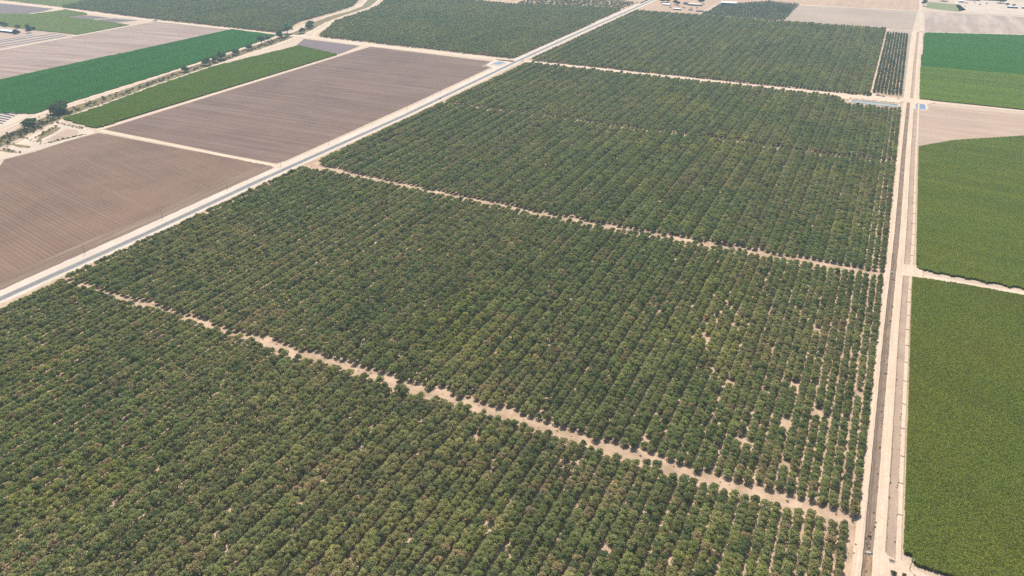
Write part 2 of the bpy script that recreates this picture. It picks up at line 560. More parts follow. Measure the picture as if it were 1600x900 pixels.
# corridor beyond the pond crossing
slab('dirt_crossing', [(48, 1638), (96, 1642), (110, 1660), (100, 1676), (48, 1672)], 1.08, M_dirt, 'pale dirt crossing by the two water basins', 'crossing')
strip('dirt_lane', [(49.5, 0), (51, 0.7), (55, 0.8), (59, 0.85), (61.0, 0.9)], 1672, 2488, M_dirt, 'wide pale lane beside the young dark orchard', 'lane', amp=0.6)
strip('irrigation_ditch', [(61.0, 0.9), (63, 0.15), (65.5, 0.12), (67.5, 0.9)], 1672, 2488, M_bed, 'dry ditch between the two far pale lanes', 'ditch', amp=0.5)
strip('dirt_road', [(67.5, 0.9), (69, 1.0), (72, 1.0), (73.5, 0.8), (74.5, 0.5), (76, 0.6), (77.5, 0.0)], 1672, 2488, M_dirt, 'pale dirt road edging the bright green field', 'road', amp=0.5)
ribbon('dirt_road', [(84, 2486), (82, 2700), (80, 2909), (80, 3300)], 11, Z4, M_white, 'straight pale road between the two fallow fields', 'road', amp=1.0)
ribbon('farm_track', [(-765, 2494), (-300, 2498), (88, 2494)], 8, Z4, M_dirtx, 'thin dirt track behind the far orchard', 'track', amp=1.5)
ribbon('farm_track', [(84, 2490), (340, 2572), (600, 2640)], 9, Z4, M_dirtx, 'dirt track behind the bright green field', 'track', amp=1.5)
ribbon('farm_track', [(82, 2916), (373, 2934), (700, 2950)], 14, Z4, M_white, 'pale track along the front of the lawn farmyard', 'track', amp=2)

# cross tracks through the orchard
ribbon('farm_track', [(-757, 431), (-500, 433), (-250, 435), (0, 434.5), (55, 434)], 8.0, Z2, M_orchard, 'sandy cross track between the two nearer orchard blocks', 'track', amp=1.6, step=3)
ribbon('farm_track', [(-757, 846), (-640, 840), (-480, 832), (-300, 828), (-146, 832), (0, 837), (55, 838)], 8.5, Z2, M_orchard, 'sandy cross track between the middle orchard blocks', 'track', amp=1.6, step=3)
ribbon('farm_track', [(-770, 1652), (-480, 1650), (-200, 1647), (-68, 1650), (62, 1656)], 18, Z2, M_dirtx, 'pale farm road in front of the far orchard block', 'track', amp=1.4, step=4)
sheet('dirt_yard', [(-70, 1622), (-44, 1618), (-40, 1628), (50, 1632), (50, 1660), (-10, 1696), (-22, 1694), (-30, 1664), (-66, 1648)], Z3, M_dirtx,
      'bare dirt yard around the long water basin', 'yard', amp=2)
ribbon('farm_track', [(-6, 1665), (-4, 2080), (-1, 2492)], 4, Z3, M_dirt, 'narrow dirt strip between far orchard and young orchard', 'track', amp=1.2)
sheet('dirt_strip', [(44, 1660), (54, 1660), (58, 2490), (0, 2490), (0, 2440), (36, 2432), (40, 2250), (47, 1950)], Z3, M_fallow,
      'bare dirt strip edging the young dark orchard', 'dirt strip', amp=2.5)

# ploughed fields across the paved road
NB = [(-791, 60), (-791, 812), (-800, 818), (-1176, 818), (-1184, 760), (-1180, 705), (-1188, 660), (-1140, 612), (-1090, 500), (-1060, 60)]


def ridged(name, poly, ang, pitch, hgt, z, mat, label):
    """ploughed sheet whose furrow ridges are real relief, clipped to the field"""
    a = R(ang)
    c, s = math.cos(a), math.sin(a)
    rp = [(x * c + y * s, -x * s + y * c) for x, y in poly]       # rotate so that furrows run along u
    v0 = min(p[1] for p in rp); v1 = max(p[1] for p in rp)
    vs, fs = [], []

    def span(v):
        xs = []
        for (x0, y0), (x1, y1) in zip(rp, rp[1:] + rp[:1]):
            if (y0 > v) != (y1 > v):
                xs.append(x0 + (v - y0) / (y1 - y0) * (x1 - x0))
        xs.sort()
        return (xs[0], xs[-1]) if len(xs) >= 2 else None
    v = v0 + pitch
    rows = []
    k = 0
    while v < v1 - pitch * 0.1:
        sp = span(v)
        if sp:
            zz = z + (hgt if k % 2 else 0)
            rows.append((sp[0], sp[1], v, zz))
        k += 1
        v += pitch / 2 * (1 + 0.12 * random.uniform(-1, 1))
    NS = 14
    for (u0, u1, v, zz) in rows:
        for j in range(NS + 1):
            u = u0 + (u1 - u0) * j / NS
            w = v + 0.35 * noise.noise(Vector((u * .02, v * .01, 4))) * pitch
            h = zz + 0.05 * noise.noise(Vector((u * .05, v, 1)))
            vs.append((u * c - w * s, u * s + w * c, h))
    for i in range(len(rows) - 1):
        for j in range(NS):
            q = i * (NS + 1) + j
            fs.append((q, q + 1, q + NS + 2, q + NS + 1))
    o = mesh_obj(name, vs, fs, mat)
    return tag(o, label, 'field', kind='structure')


ridged('ploughed_field', NB, -12.5, 2.7, 0.22, Z2, M_brown_a, 'brown ploughed field with slanting pale furrows beside the paved road')
sheet('field_headland', [(-815, 60), (-789, 60), (-789, 812), (-800, 816), (-812, 800)], Z4 + 0.16, M_headland, 'brown headland strip turned parallel to the paved road', 'headland', amp=1.2, step=8)
FB = [(-1186, 836), (-800, 827), (-795, 845), (-797, 1200), (-805, 1560), (-826, 1572), (-832, 1612), (-1190, 1632)]
ridged('ploughed_field', FB, 1.0, 2.7, 0.18, Z2, M_brown_b, 'grey brown ploughed field between farm track and far orchard')
ribbon('farm_track', [(-1190, 827), (-1000, 824), (-780, 820)], 8, Z4, M_dirtx, 'pale track dividing the two ploughed fields', 'track', amp=0.9)
ribbon('farm_track', [(-1193, 826), (-1194, 1100), (-1197, 1400), (-1204, 1640)], 9, Z4, M_dirt, 'pale track between ploughed field and low corn field', 'track', amp=1.0)
ribbon('farm_track', [(-770, 1642), (-1000, 1646), (-1220, 1648), (-1400, 1665), (-1480, 1664)], 22, Z3, M_dirtx, 'pale farm road along the orchard across the road', 'track', amp=2.5)
sheet('gravel_plot', [(-1372, 1560), (-1412, 1640), (-1222, 1628), (-1204, 1518)], Z4, M_violet, 'violet grey gravel plot at the end of the corn', 'gravel plot', amp=1.5)
sheet('dirt_yard', [(-832, 1558), (-785, 1548), (-785, 1645), (-832, 1640)], Z3, M_gravel, 'pale dirt yard around the small roadside pond', 'yard', amp=2)

# left canal, its two banks and yards
CL_low = [(-1180, 560), (-1212, 655), (-1253, 745), (-1292, 828), (-1322, 950), (-1353, 1075), (-1385, 1281), (-1412, 1480), (-1440, 1640)]
CL_up = [(-1318, 690), (-1345, 775), (-1372, 850), (-1390, 930), (-1418, 1170), (-1436, 1290), (-1470, 1480), (-1492, 1600), (-1508, 1660)]
ribbon('canal_road', CL_low, 9.5, Z4, M_dirtx, 'pale bank road between scrubby canal and low corn field', 'road', amp=1.0)
ribbon('canal_road', CL_up, 8, Z4, M_dirtx, 'pale bank road between scrubby canal and tall green field', 'road', amp=1.0)
CL_mid = [((a[0] + b[0]) / 2, (a[1] + b[1]) / 2) for a, b in zip(CL_low, CL_up)]
ribbon('canal_bed', CL_mid, 38, Z2, M_drygrass, 'weedy dry canal bed between its two bank roads', 'canal', amp=4)
UP2 = [(-1505, 1655), (-1515, 1740), (-1570, 1876), (-1590, 1990), (-1592, 2073), (-1616, 2181), (-1687, 2310), (-1800, 2500)]
LO2 = [(-1436, 1650), (-1474, 1757), (-1515, 1866), (-1549, 2006), (-1560, 2087), (-1578, 2183), (-1640, 2320), (-1740, 2480)]
ribbon('canal_road', UP2, 8, Z4, M_dirtx, 'pale curving bank road in front of the far orchard', 'road', amp=1.0)
ribbon('canal_road', LO2, 8, Z4, M_dirtx, 'pale curving bank road of the bending canal', 'road', amp=1.0)
ribbon('canal_road', [(-1405, 1672), (-1440, 1720), (-1462, 1780), (-1500, 1870)], 8, Z4, M_dirtx, 'pale inner lane of the canal bend', 'road', amp=1.0)
ribbon('canal_bed', [((a[0] + b[0]) / 2, (a[1] + b[1]) / 2) for a, b in zip(LO2, UP2)], 34, Z2, M_drygrass, 'dry bed of the bending canal', 'canal', amp=3)
sheet('dirt_yard', [(-1160, 560), (-1190, 660), (-1183, 720), (-1182, 815), (-1205, 826), (-1290, 830), (-1262, 750), (-1215, 650), (-1190, 560)], Z3, M_white,
      'bleached dirt yard between canal road and ploughed field', 'yard', amp=2)
for poly, lab in (([(-1275, 806), (-1262, 811), (-1247, 790), (-1232, 752), (-1218, 744), (-1226, 738), (-1255, 770)], 'olive dry grass strip curving round the bare basin'),
                  ([(-1256, 712), (-1248, 716), (-1212, 720), (-1206, 712), (-1225, 708)], 'short brown dry grass strip in the bleached yard'),
                  ([(-1240, 683), (-1234, 690), (-1208, 692), (-1205, 685)], 'small brown dry grass patch by the canal road'),
                  ([(-1206, 742), (-1200, 745), (-1190, 800), (-1196, 802)], 'thin brown dry grass line beside the ploughed field')):
    sheet('dry_grass_patch', poly, Z4 + 0.04, M_drygrass, lab, 'dry grass', amp=1.5, step=3)
for poly, lab in (([(-1222, 752), (-1205, 755), (-1203, 800), (-1225, 812), (-1245, 808)], 'bare pinkish basin floor in the bleached yard'),):
    sheet('basin_floor', poly, Z4 + 0.04, M_rose, lab, 'basin', amp=2, step=4)
sheet('bleached_yard', [(-1700, 700), (-1330, 690), (-1352, 775), (-1380, 838), (-1440, 822), (-1560, 800), (-1700, 790)], Z3, M_white, 'white bleached yard holding dark covered rows', 'yard', amp=1)

# far left fields
sheet('harrowed_field', [(-1705, 640), (-1690, 1660), (-1990, 1684), (-1998, 900), (-1990, 640)], Z2, M_pink, 'pinkish harrowed field beyond the bright green crop', 'field', amp=1.5)
ribbon('farm_track', [(-2000, 900), (-2000, 1400), (-2004, 1690)], 12, Z3, M_white, 'white track beside the pinkish harrowed field', 'track', amp=1.5)
ribbon('farm_track', [(-1520, 1660), (-1800, 1668), (-2050, 1672), (-2320, 1690), (-2490, 1702), (-2900, 1720)], 17, Z3, M_dirtx, 'pale track at the foot of the far left orchard', 'track', amp=2.5)
sheet('gravel_plot', [(-2300, 1606), (-2270, 1650), (-2165, 1648), (-2195, 1600)], Z3, M_violet, 'violet grey plot notched into the olive field', 'gravel plot', amp=1)
sheet('gravel_plot', [(-2180, 1600), (-2150, 1646), (-2050, 1650), (-2085, 1596)], Z3, M_violet, 'violet grey plot at the corner of the white track', 'gravel plot', amp=1)
sheet('gravel_field', [(-3000, 1300), (-2470, 1560), (-2452, 1610), (-2490, 1690), (-2740, 1690), (-3000, 1640)], Z2, M_violet, 'violet grey bare field beside the olive field', 'field', amp=2)
ribbon('farm_track', [(-2900, 1330), (-2470, 1570), (-2440, 1700)], 13, Z3, M_white, 'white track between olive field and violet field', 'track', amp=2)
sheet('bleached_yard', [(-2330, 1100), (-2010, 1100), (-2010, 1400), (-2050, 1412), (-2330, 1395)], Z2, M_rose, 'pale yard with dark windrows beside the pinkish field', 'yard', amp=2)

# right side fields
sheet('fallow_field', [(80, 1350), (137, 1414), (246, 1494), (420, 1600), (420, 1650), (100, 1640), (96, 1592), (81, 1585)], Z2, M_rose, 'smooth rose coloured fallow field below the square pond', 'field', amp=1.0)
ribbon('farm_track', [(80, 1660), (170, 1668), (262, 1670), (450, 1680)], 11, Z4, M_dirtx, 'pale track between rose fallow and green field', 'track', amp=1.0)
sheet('fallow_field', [(-292, 2502), (60, 2502), (70, 2900), (-292, 2862)], Z2, M_fallow, 'grey tan fallow field behind the far orchard', 'field', amp=3)
sheet('fallow_field', [(92, 2498), (345, 2578), (620, 2660), (620, 2925), (92, 2905)], Z2, M_fallow2, 'grey fallow field with faint upright rows behind the bright field', 'field', amp=3)
sheet('tan_field', [(-402, 2880), (74, 2916), (74, 3400), (-402, 3300)], Z2, M_tan, 'tan bare field beyond the grey tan fallow', 'field', amp=3)
sheet('tan_field', [(-1300, 2920), (-790, 2660), (-790, 3300), (-1300, 3300)], Z2, M_tan, 'pinkish tan bare field beyond the sparse grove', 'field', amp=3)
sheet('farmyard', [(-762, 2502), (-556, 2502), (-560, 2745), (-400, 2905), (-400, 3050), (-762, 3050)], Z2, M_tan, 'sunbaked farmyard beside the paved road', 'yard', amp=3)
sheet('farmyard', [(195, 2945), (480, 2960), (620, 3300), (180, 3300)], Z3, M_white, 'white farmyard with long sheds beyond the lawn', 'yard', amp=3)
sheet('lawn', [(98, 2990), (190, 2950), (215, 3000), (200, 3120), (98, 3150)], Z3, soil('lawn_grass', (0.20, 0.22, 0.10), (0.16, 0.185, 0.085), big=0.02), 'grey green lawn in front of the long sheds', 'lawn', amp=2)

# ------------------------------------------------------------------ foliage meshes
def leaf_quads(centers, normals, sizes, vals, aspect=0.7):
    """crossed single quads, one per leaf clump; returns arrays"""
    n = len(centers)
    nr = normals / (np.linalg.norm(normals, axis=1, keepdims=True) + 1e-9)
    t = np.cross(nr, RNG.normal(size=(n, 3)))
    t /= np.linalg.norm(t, axis=1, keepdims=True) + 1e-9
    b = np.cross(nr, t)
    s = sizes[:, None] / 2
    v = np.stack([centers - t * s, centers - b * s * aspect, centers + t * s, centers + b * s * aspect], 1).reshape(-1, 3)
    # fold the clump a little so that it is not a flat card
    v[0::4] -= nr * s * 0.35
    v[2::4] -= nr * s * 0.35
    return v, vals


def leaf_mesh(name, v, vals, mat, extra=None):
    n = len(v) // 4
    me = bpy.data.meshes.new(name)
    faces = np.arange(n * 4).reshape(-1, 4)
    ev, ef = ([], []) if extra is None else (extra.v, extra.f)
    me.from_pydata([tuple(p) for p in v] + list(ev), [], [tuple(f) for f in faces.tolist()] + [tuple(i + n * 4 for i in f) for f in ef])
    me.materials.append(mat)
    if extra is not None:
        me.materials.append(M_bark)
        idx = np.zeros(len(me.polygons), np.int32); idx[n:] = 1
        me.polygons.foreach_set('material_index', idx)
    at = me.attributes.new('leaf', 'FLOAT', 'FACE')
    d = np.full(len(me.polygons), 0.5, np.float32); d[:n] = vals
    at.data.foreach_set('value', d)
    me.update()
    return me


def crown_arrays(rx, ry, z0, z1, blobs, leaves, leaf, seed):
    rng = np.random.default_rng(seed)
    C, N, S, V = [], [], [], []
    zc = (z0 + z1) / 2
    bl = []
    for i in range(blobs):
        a = 2 * math.pi * (i + rng.uniform(-.35, .35)) / max(1, blobs - 2)
        if i < blobs - 2:
            r = rng.uniform(0.48, 0.66); zz = rng.uniform(-0.45, 0.35)
        else:
            r = rng.uniform(0, 0.25); zz = rng.uniform(0.35, 0.62)
        bl.append((np.array([math.cos(a) * r * rx, math.sin(a) * r * ry, zc + zz * (z1 - z0) / 2]), rng.uniform(0.42, 0.58)))
    for i in range(leaves):
        c, q = bl[rng.integers(len(bl))]
        d = rng.normal(size=3)
        d[2] = abs(d[2]) * 0.9 + (-.35 if rng.random() < .35 else .1)
        d /= np.linalg.norm(d)
        rad = q * rng.uniform(0.72, 1.06)
        p = c + d * np.array([rx, ry, (z1 - z0) / 2 * 1.05]) * rad
        p[2] = min(max(p[2], z0 * 0.8), z1 * 1.06)
        C.append(p)
        N.append(d + rng.normal(size=3) * 0.45)
        S.append(leaf * rng.uniform(0.7, 1.4))
        V.append(min(1, max(0, rng.normal(0.5, 0.22))))
    return np.array(C), np.array(N), np.array(S), np.array(V)


def trunk_mb(h, spread, r=0.16, limbs=4, seed=0):
    rr = random.Random(seed)
    mb = MB()
    mb.tube([(0, 0, -0.1), (rr.uniform(-.1, .1), rr.uniform(-.1, .1), h * 0.3)], [r * 1.2, r], 6)
    for k in range(limbs):
        a = 2 * math.pi * (k + rr.random() * .5) / limbs
        mb.tube([(0, 0, h * 0.27), (math.cos(a) * spread * .45, math.sin(a) * spread * .45, h * .5), (math.cos(a) * spread, math.sin(a) * spread, h * .8)],
                [r * .75, r * .5, r * .2], 5)
    return mb


NV = 8
crown_meshes, trunk_meshes, tree_meshes = [], [], []
for k in range(NV):
    rr = random.Random(k + 40)
    z1 = rr.uniform(6.0, 7.1)
    C, N, S, V = crown_arrays(3.08 * rr.uniform(.97, 1.04), 3.7 * rr.uniform(.94, 1.06), 0.8, z1, rr.randint(8, 10), 640, 0.88, 100 + k)
    v, vals = leaf_quads(C, N, S, V)
    tm = trunk_mb(z1 * .8, 1.7, 0.16, 4, k)
    crown_meshes.append(leaf_mesh('crown', v, vals, M_leaf))
    o = tm.build('trunk', M_bark); trunk_meshes.append(o.data); bpy.data.objects.remove(o)
    tree_meshes.append(leaf_mesh('orchard_tree_form', v, vals, M_leaf, tm))

G_ = Vector((0.176, 0.204, 0.070)); O_ = Vector((0.268, 0.247, 0.104)); B_ = Vector((0.31, 0.225, 0.13))
D_ = Vector((0.085, 0.120, 0.050)); Y_ = Vector((0.30, 0.28, 0.06))


def tree_tint(x, y, rnd, bias=0.0):
    """own colour of one tree: drifts slowly over the orchard, differs from tree to tree"""
    n1 = noise.noise(Vector((x * .006, y * .006, 1.3))) + 0.6 * noise.noise(Vector((x * .022, y * .012, 4.3)))
    row_own = noise.noise(Vector((round(x / ROW) * 3.71, y * .012, 6.6)))
    n2 = noise.noise(Vector((x * .030, y * .014, 8.1))) + 0.5 * noise.noise(Vector((x * .10, y * .05, 2.1)))
    n3 = noise.noise(Vector((x * .008, y * .008, 17.7)))
    t = min(1, max(0, 0.45 + 0.7 * n1 + bias + rnd[0] * 0.28))
    c = G_.lerp(O_, t)
    if n2 + rnd[1] * 0.28 > 0.36:
        c = c.lerp(B_, min(0.7, (n2 + rnd[1] * 0.28 - 0.36) * 1.4))
    if n3 > 0.18:
        c = c.lerp(Y_, min(0.55, (n3 - 0.18) * 1.6) * (0.6 + 0.4 * rnd[2]))
    if rnd[2] < -0.9:
        c = c.lerp(D_, 0.6)
    if rnd[1] > 1.9:
        c = c.lerp(B_, 0.7)
    return c * (1.12 + 0.13 * rnd[3] + 0.30 * row_own)


# ------------------------------------------------------------------ scattering of plants nobody could count
def proto(me):
    o = bpy.data.objects.new(me.name, me)
    return o                       # stays outside the scene: only its mesh is used


_trees = {}


def scatter_tree(forms):
    key = tuple(m.name for m in forms)
    if key in _trees:
        return _trees[key]
    nt = bpy.data.node_groups.new('scatter', 'GeometryNodeTree')
    nt.interface.new_socket('Geometry', in_out='INPUT', socket_type='NodeSocketGeometry')
    nt.interface.new_socket('Geometry', in_out='OUTPUT', socket_type='NodeSocketGeometry')
    gi = nt.nodes.new('NodeGroupInput'); go = nt.nodes.new('NodeGroupOutput')
    jn = nt.nodes.new('GeometryNodeJoinGeometry')
    for m in reversed(forms):
        oi = nt.nodes.new('GeometryNodeObjectInfo'); oi.inputs['Object'].default_value = proto(m)
        g2 = nt.nodes.new('GeometryNodeGeometryToInstance')
        nt.links.new(oi.outputs['Geometry'], g2.inputs[0]); nt.links.new(g2.outputs[0], jn.inputs[0])
    ip = nt.nodes.new('GeometryNodeInstanceOnPoints')
    ip.inputs['Pick Instance'].default_value = True
    nt.links.new(gi.outputs[0], ip.inputs['Points'])
    nt.links.new(jn.outputs[0], ip.inputs['Instance'])

    def named(n, t):
        a = nt.nodes.new('GeometryNodeInputNamedAttribute'); a.data_type = t; a.inputs[0].default_value = n
        return a.outputs[0]
    nt.links.new(named('form', 'INT'), ip.inputs['Instance Index'])
    cx = nt.nodes.new('ShaderNodeCombineXYZ'); nt.links.new(named('turn', 'FLOAT'), cx.inputs[2])
    nt.links.new(cx.outputs[0], ip.inputs['Rotation'])
    nt.links.new(named('size', 'FLOAT_VECTOR'), ip.inputs['Scale'])
    nt.links.new(ip.outputs[0], go.inputs[0])
    _trees[key] = nt
    return nt


def scatter(name, pts, form, turn, size, tint, forms, label, cat, z=None):
    n = len(pts)
    me = bpy.data.meshes.new(name)
    me.vertices.add(n)
    co = np.zeros((n, 3), np.float32); co[:, :2] = pts[:, :2]
    co[:, 2] = Z1 if z is None else z
    me.vertices.foreach_set('co', co.ravel())
    for nm, t, data, f in (('form', 'INT', form, 'value'), ('turn', 'FLOAT', turn, 'value'), ('size', 'FLOAT_VECTOR', size, 'vector'), ('tint', 'FLOAT_COLOR', tint, 'color')):
        a = me.attributes.new(nm, t, 'POINT')
        a.data.foreach_set(f, np.ascontiguousarray(data, np.int32 if t == 'INT' else np.float32).ravel())
    for m in forms[0].materials:
        me.materials.append(m)
    o = bpy.data.objects.new(name, me)
    COL.objects.link(o)
    md = o.modifiers.new('scatter', 'NODES'); md.node_group = scatter_tree(forms)
    return tag(o, label, cat, kind='stuff')


def in_sight(pts, margin=0.12, near=0):
    """keep what the photograph or a nearby viewpoint could see"""
    d = np.stack([pts[:, 0], pts[:, 1], np.full(len(pts), -CAM_H + 3)], 1)
    f = d @ np.array(VF); x = d @ np.array(VR) / f; y = d @ np.array(VU) / f
    hx = 800 / 1171.93; hy = 450 / 1171.93
    return (f > 0) & (np.abs(x) < hx * (1 + margin)) & (np.abs(y) < hy * (1 + margin))


# ------------------------------------------------------------------ orchard
ROW, STEP = 7.2, 5.0
GAPS = [(-34, 486, 7), (-9.7, 524, 6), (-10, 516, 5), (-4.9, 475, 6), (-93.6, 339, 5), (-224, 548, 4), (-68, 770, 5), (-222, 398, 4), (-148, 400, 5), (-452, 368, 4),
        (-418, 229, 4), (-422, 201, 4), (-2.4, 682, 6), (-39, 630, 6), (-9.3, 578, 6), (8, 586, 6), (-97, 663, 5), (-146, 645, 5), (-96, 620, 6), (-21.5, 716, 5), (32, 646, 5),
        (-60, 560, 5), (14, 548, 5), (22, 610, 5), (-20, 640, 5), (4, 635, 5), (-745, 858, 9), (-735, 852, 6), (-622, 436, 7), (-560, 430, 6)]


def rows(x_hi, x_lo, y_lo, y_hi, poly=None, row=ROW, step=STEP, seed=0, drop=0.004, narrow=None, end_jit=2.0, jx=0.2, s0=1.0, wide=0.0, every=4, tall=(1.0,)):
    rng = np.random.default_rng(seed)
    P = []
    x = x_hi
    k = 0
    while x > x_lo:
        o = rng.uniform(0, step)
        a = y_lo + abs(rng.normal(0, end_jit)); b = y_hi - abs(rng.normal(0, end_jit))
        ys = np.arange(a + o * 0.3, b, step)
        ys = ys + rng.normal(0, 0.35, len(ys))
        P.append(np.stack([x + rng.normal(0, jx, len(ys)), ys, np.full(len(ys), tall[k % len(tall)]), np.full(len(ys), rng.normal(0, end_jit))], 1))
        k += 1
        x -= row + (wide if k % every == 0 else -wide / (every - 1))
    P = np.concatenate(P)
    if poly is not None:
        P = P[inside(poly, np.stack([P[:, 0], P[:, 1] + P[:, 3]], 1))]
    P = P[in_sight(P)]
    keep = rng.random(len(P)) > drop
    for gx, gy, gr in GAPS:
        keep &= ((P[:, 0] - gx) / (gr * .75)) ** 2 + ((P[:, 1] - gy) / (gr * 1.15)) ** 2 > 1
    P = P[keep]
    T = P[:, 2]; P = P[:, :2]
    n = len(P)
    S = np.clip(rng.normal(s0, 0.09, n), 0.6 * s0, 1.3 * s0)
    small = rng.random(n) < 0.02
    S[small] *= rng.uniform(0.45, 0.75, small.sum())
    wid = S.copy()
    if narrow is not None:
        wid *= narrow(P)
    size = np.stack([wid * rng.uniform(.96, 1.06, n), S * rng.uniform(.94, 1.08, n), S * T * rng.uniform(0.93, 1.09, n)], 1)
    form = rng.integers(0, NV, n)
    # turn by half circles plus a little so that narrow rows stay narrow
    turn = rng.integers(0, 2, n) * math.pi + rng.normal(0, 0.25, n)
    rnd = rng.normal(size=(n, 4))
    tint = np.array([[*tree_tint(p[0], p[1], r), 1] for p, r in zip(P.tolist(), rnd.tolist())])
    return dict(p=P, size=size, form=form, turn=turn, tint=tint)


def right_narrow(P):
    t = np.clip((P[:, 0] + 5) / 45, 0, 1)
    return 1.07 - 0.17 * t


def edge_narrow(P):
    return np.where(P[:, 0] > 28, 0.98, 1.12)


def sub(d, m):
    return {k: v[m] for k, v in d.items()}


def orchard(d, label):
    return scatter('orchard_trees', d['p'], d['form'], d['turn'], d['size'], d['tint'], tree_meshes, label, 'orchard')


blk1 = rows(42.5, -747, -40, 434, poly=[(-760, -60), (50, -60), (50, 425.5), (-250, 425.5), (-500, 426.5), (-760, 429)], seed=1, wide=0.5, every=2, tall=(1.06, 0.92), narrow=right_narrow, end_jit=1.6, drop=0.006)
blk2 = rows(48.0, -747, 436, 828, poly=[(-757, 437.5), (-500, 438.5), (-250, 440), (55, 441), (55, 824), (-146, 819), (-300, 814), (-480, 819), (-640, 827), (-757, 836)], seed=2, wide=0.5, every=2, tall=(1.08, 0.91), narrow=right_narrow, end_jit=1.6, drop=0.010)
# thinner stand towards the dirt road in the second block
thin = (blk2['p'][:, 0] > -110) & (RNG.random(len(blk2['p'])) < 0.035)
blk2 = sub(blk2, ~thin)
blk3 = rows(48.0, -745, 833, 1628, poly=[(-752, 853), (-640, 845), (-480, 837), (-300, 832), (-146, 837), (55, 843), (55, 1567), (-46, 1567), (-52, 1600), (-80, 1622), (-752, 1625)], seed=3, wide=0.5, every=3, tall=(1.14, 1.0, 0.80), narrow=edge_narrow, end_jit=1.2)
mid = (np.abs(blk3['p'][:, 1] - 1243 - 4 * np.sin(blk3['p'][:, 0] * .02)) < 7.0) & (RNG.random(len(blk3['p'])) < 0.93)
edge_gap = (np.abs(blk3['p'][:, 0] - 39.4) < 2.0) & (RNG.random(len(blk3['p'])) < 0.25)
blk3 = sub(blk3, ~(mid | edge_gap))
blk4 = rows(-12.5, -747, 1663, 2486, seed=4, wide=0.5, every=3, tall=(1.16, 1.02, 0.78), narrow=edge_narrow, poly=[(-752, 1664), (-11, 1664), (-8, 2488), (-752, 2488)], end_jit=1.5)

# the 300 trees that show largest become single trees
P1 = blk1['p']
dep = np.sqrt((P1 ** 2).sum(1) + CAM_H ** 2)
d3 = np.stack([P1[:, 0], P1[:, 1], np.full(len(P1), -CAM_H + 3.0)], 1)
ff = d3 @ np.array(VF)
vis = (np.abs(d3 @ np.array(VR) / ff) < 800 / 1171.93 * 0.99) & (np.abs(d3 @ np.array(VU) / ff) < 450 / 1171.93 * 0.985)
order = np.argsort(np.where(vis, dep, 1e9))[:300]
single = np.zeros(len(P1), bool); single[order] = True

TREE_GROUP = 'single trees of the nut orchard rows'
for i in order.tolist():
    c = Vector(blk1['tint'][i][:3])
    sz = blk1['size'][i]
    q = c.x / c.y
    hue = ('brownish' if q > 1.20 else 'dark green' if c.y < 0.195 else 'yellowish green' if c.x > 0.34 else 'olive green' if q > 1.08 else 'fresh green' if q < 0.98 else 'mid green')
    big = ('undersized young' if sz[2] < 0.78 else 'low' if sz[2] < 0.95 else 'tall' if sz[2] > 1.14 else '')
    fat = ('broad' if sz[0] > 1.16 else 'slim' if sz[0] < 0.93 else '')
    near_gap = any(math.hypot(P1[i][0] - gx, P1[i][1] - gy) < gr + 7 for gx, gy, gr in GAPS)
    lab = ' '.join(w for w in (big, fat if sz[2] >= 0.78 else '', hue, 'nut tree', 'beside a bare gap in' if near_gap else 'within', 'the closed orchard rows') if w)
    t = empty('orchard_tree', (P1[i][0], P1[i][1], Z1), float(blk1['turn'][i]))
    t.scale = [float(q) for q in sz]
    tag(t, lab, 'tree', TREE_GROUP)
    k = int(blk1['form'][i])
    for nm, me in (('trunk', trunk_meshes[k]), ('crown', crown_meshes[k])):
        o = bpy.data.objects.new(nm, me)
        COL.objects.link(o); o.parent = t
        if nm == 'crown':
            o['tint'] = [c.x, c.y, c.z]
orchard(sub(blk1, ~single), 'closed rows of nut trees below the first sandy cross track')
orchard(blk2, 'orchard block with bare gaps between the two sandy cross tracks')
orchard(blk3, 'long orchard block in front of the pale farm road')
orchard(blk4, 'far orchard block behind the pale farm road')
young = rows(47, -4, 1688, 2425, seed=5, row=6.9, step=6.4, drop=0.05, end_jit=4, s0=0.92)
young['tint'][:, :3] *= np.array([0.52, 0.58, 0.68])
young['size'][:, 0] *= 0.95
orchard(young, 'young dark orchard strip with pale gaps between its trees')
P6 = [(-1398, 1682), (-1440, 1780), (-1500, 1890), (-1530, 2090), (-1560, 2200), (-1640, 2380), (-1560, 2560), (-1396, 2454), (-1173, 2431), (-1000, 2470), (-803, 2500), (-800, 1664)]
blk6 = rows(-802, -1680, 1660, 2620, poly=P6, seed=6, tall=(1.1, 0.95), narrow=edge_narrow)
lane6 = np.abs((blk6['p'][:, 1] - 2140) - (blk6['p'][:, 0] + 1380) * -0.05) < 3
blk6 = sub(blk6, ~lane6)
orchard(blk6, 'broad orchard across the paved road inside the canal bend')
sparse = rows(-800, -1200, 2420, 2800, poly=[(-1173, 2440), (-1000, 2478), (-803, 2508), (-800, 2650), (-1000, 2760), (-1180, 2640)], seed=8, row=9, step=8, drop=0.25, s0=0.8)
sparse['tint'][:, :3] *= 0.7
orchard(sparse, 'sparse grove with pale gaps beside the paved road')
P9 = [(-2600, 2300), (-2560, 1900), (-2489, 1722), (-2047, 1690), (-1540, 1678), (-1560, 1760), (-1596, 1840), (-1620, 2050), (-1640, 2170), (-1730, 2330), (-2300, 2300)]
blk9 = rows(-1540, -3000, 1676, 2400, poly=P9, seed=9, tall=(1.1, 0.95), narrow=edge_narrow)
blk9['tint'][:, :3] *= 0.92
orchard(blk9, 'far dense orchard beyond the bright green crop')
P10 = [(-545, 2503), (-296, 2506), (-296, 2868), (-402, 2895), (-540, 2740)]
blk10 = rows(-296, -545, 2500, 2900, poly=P10, seed=10, row=8, step=7, s0=0.85)
blk10['tint'][:, :3] *= np.array([0.6, 0.7, 0.95])
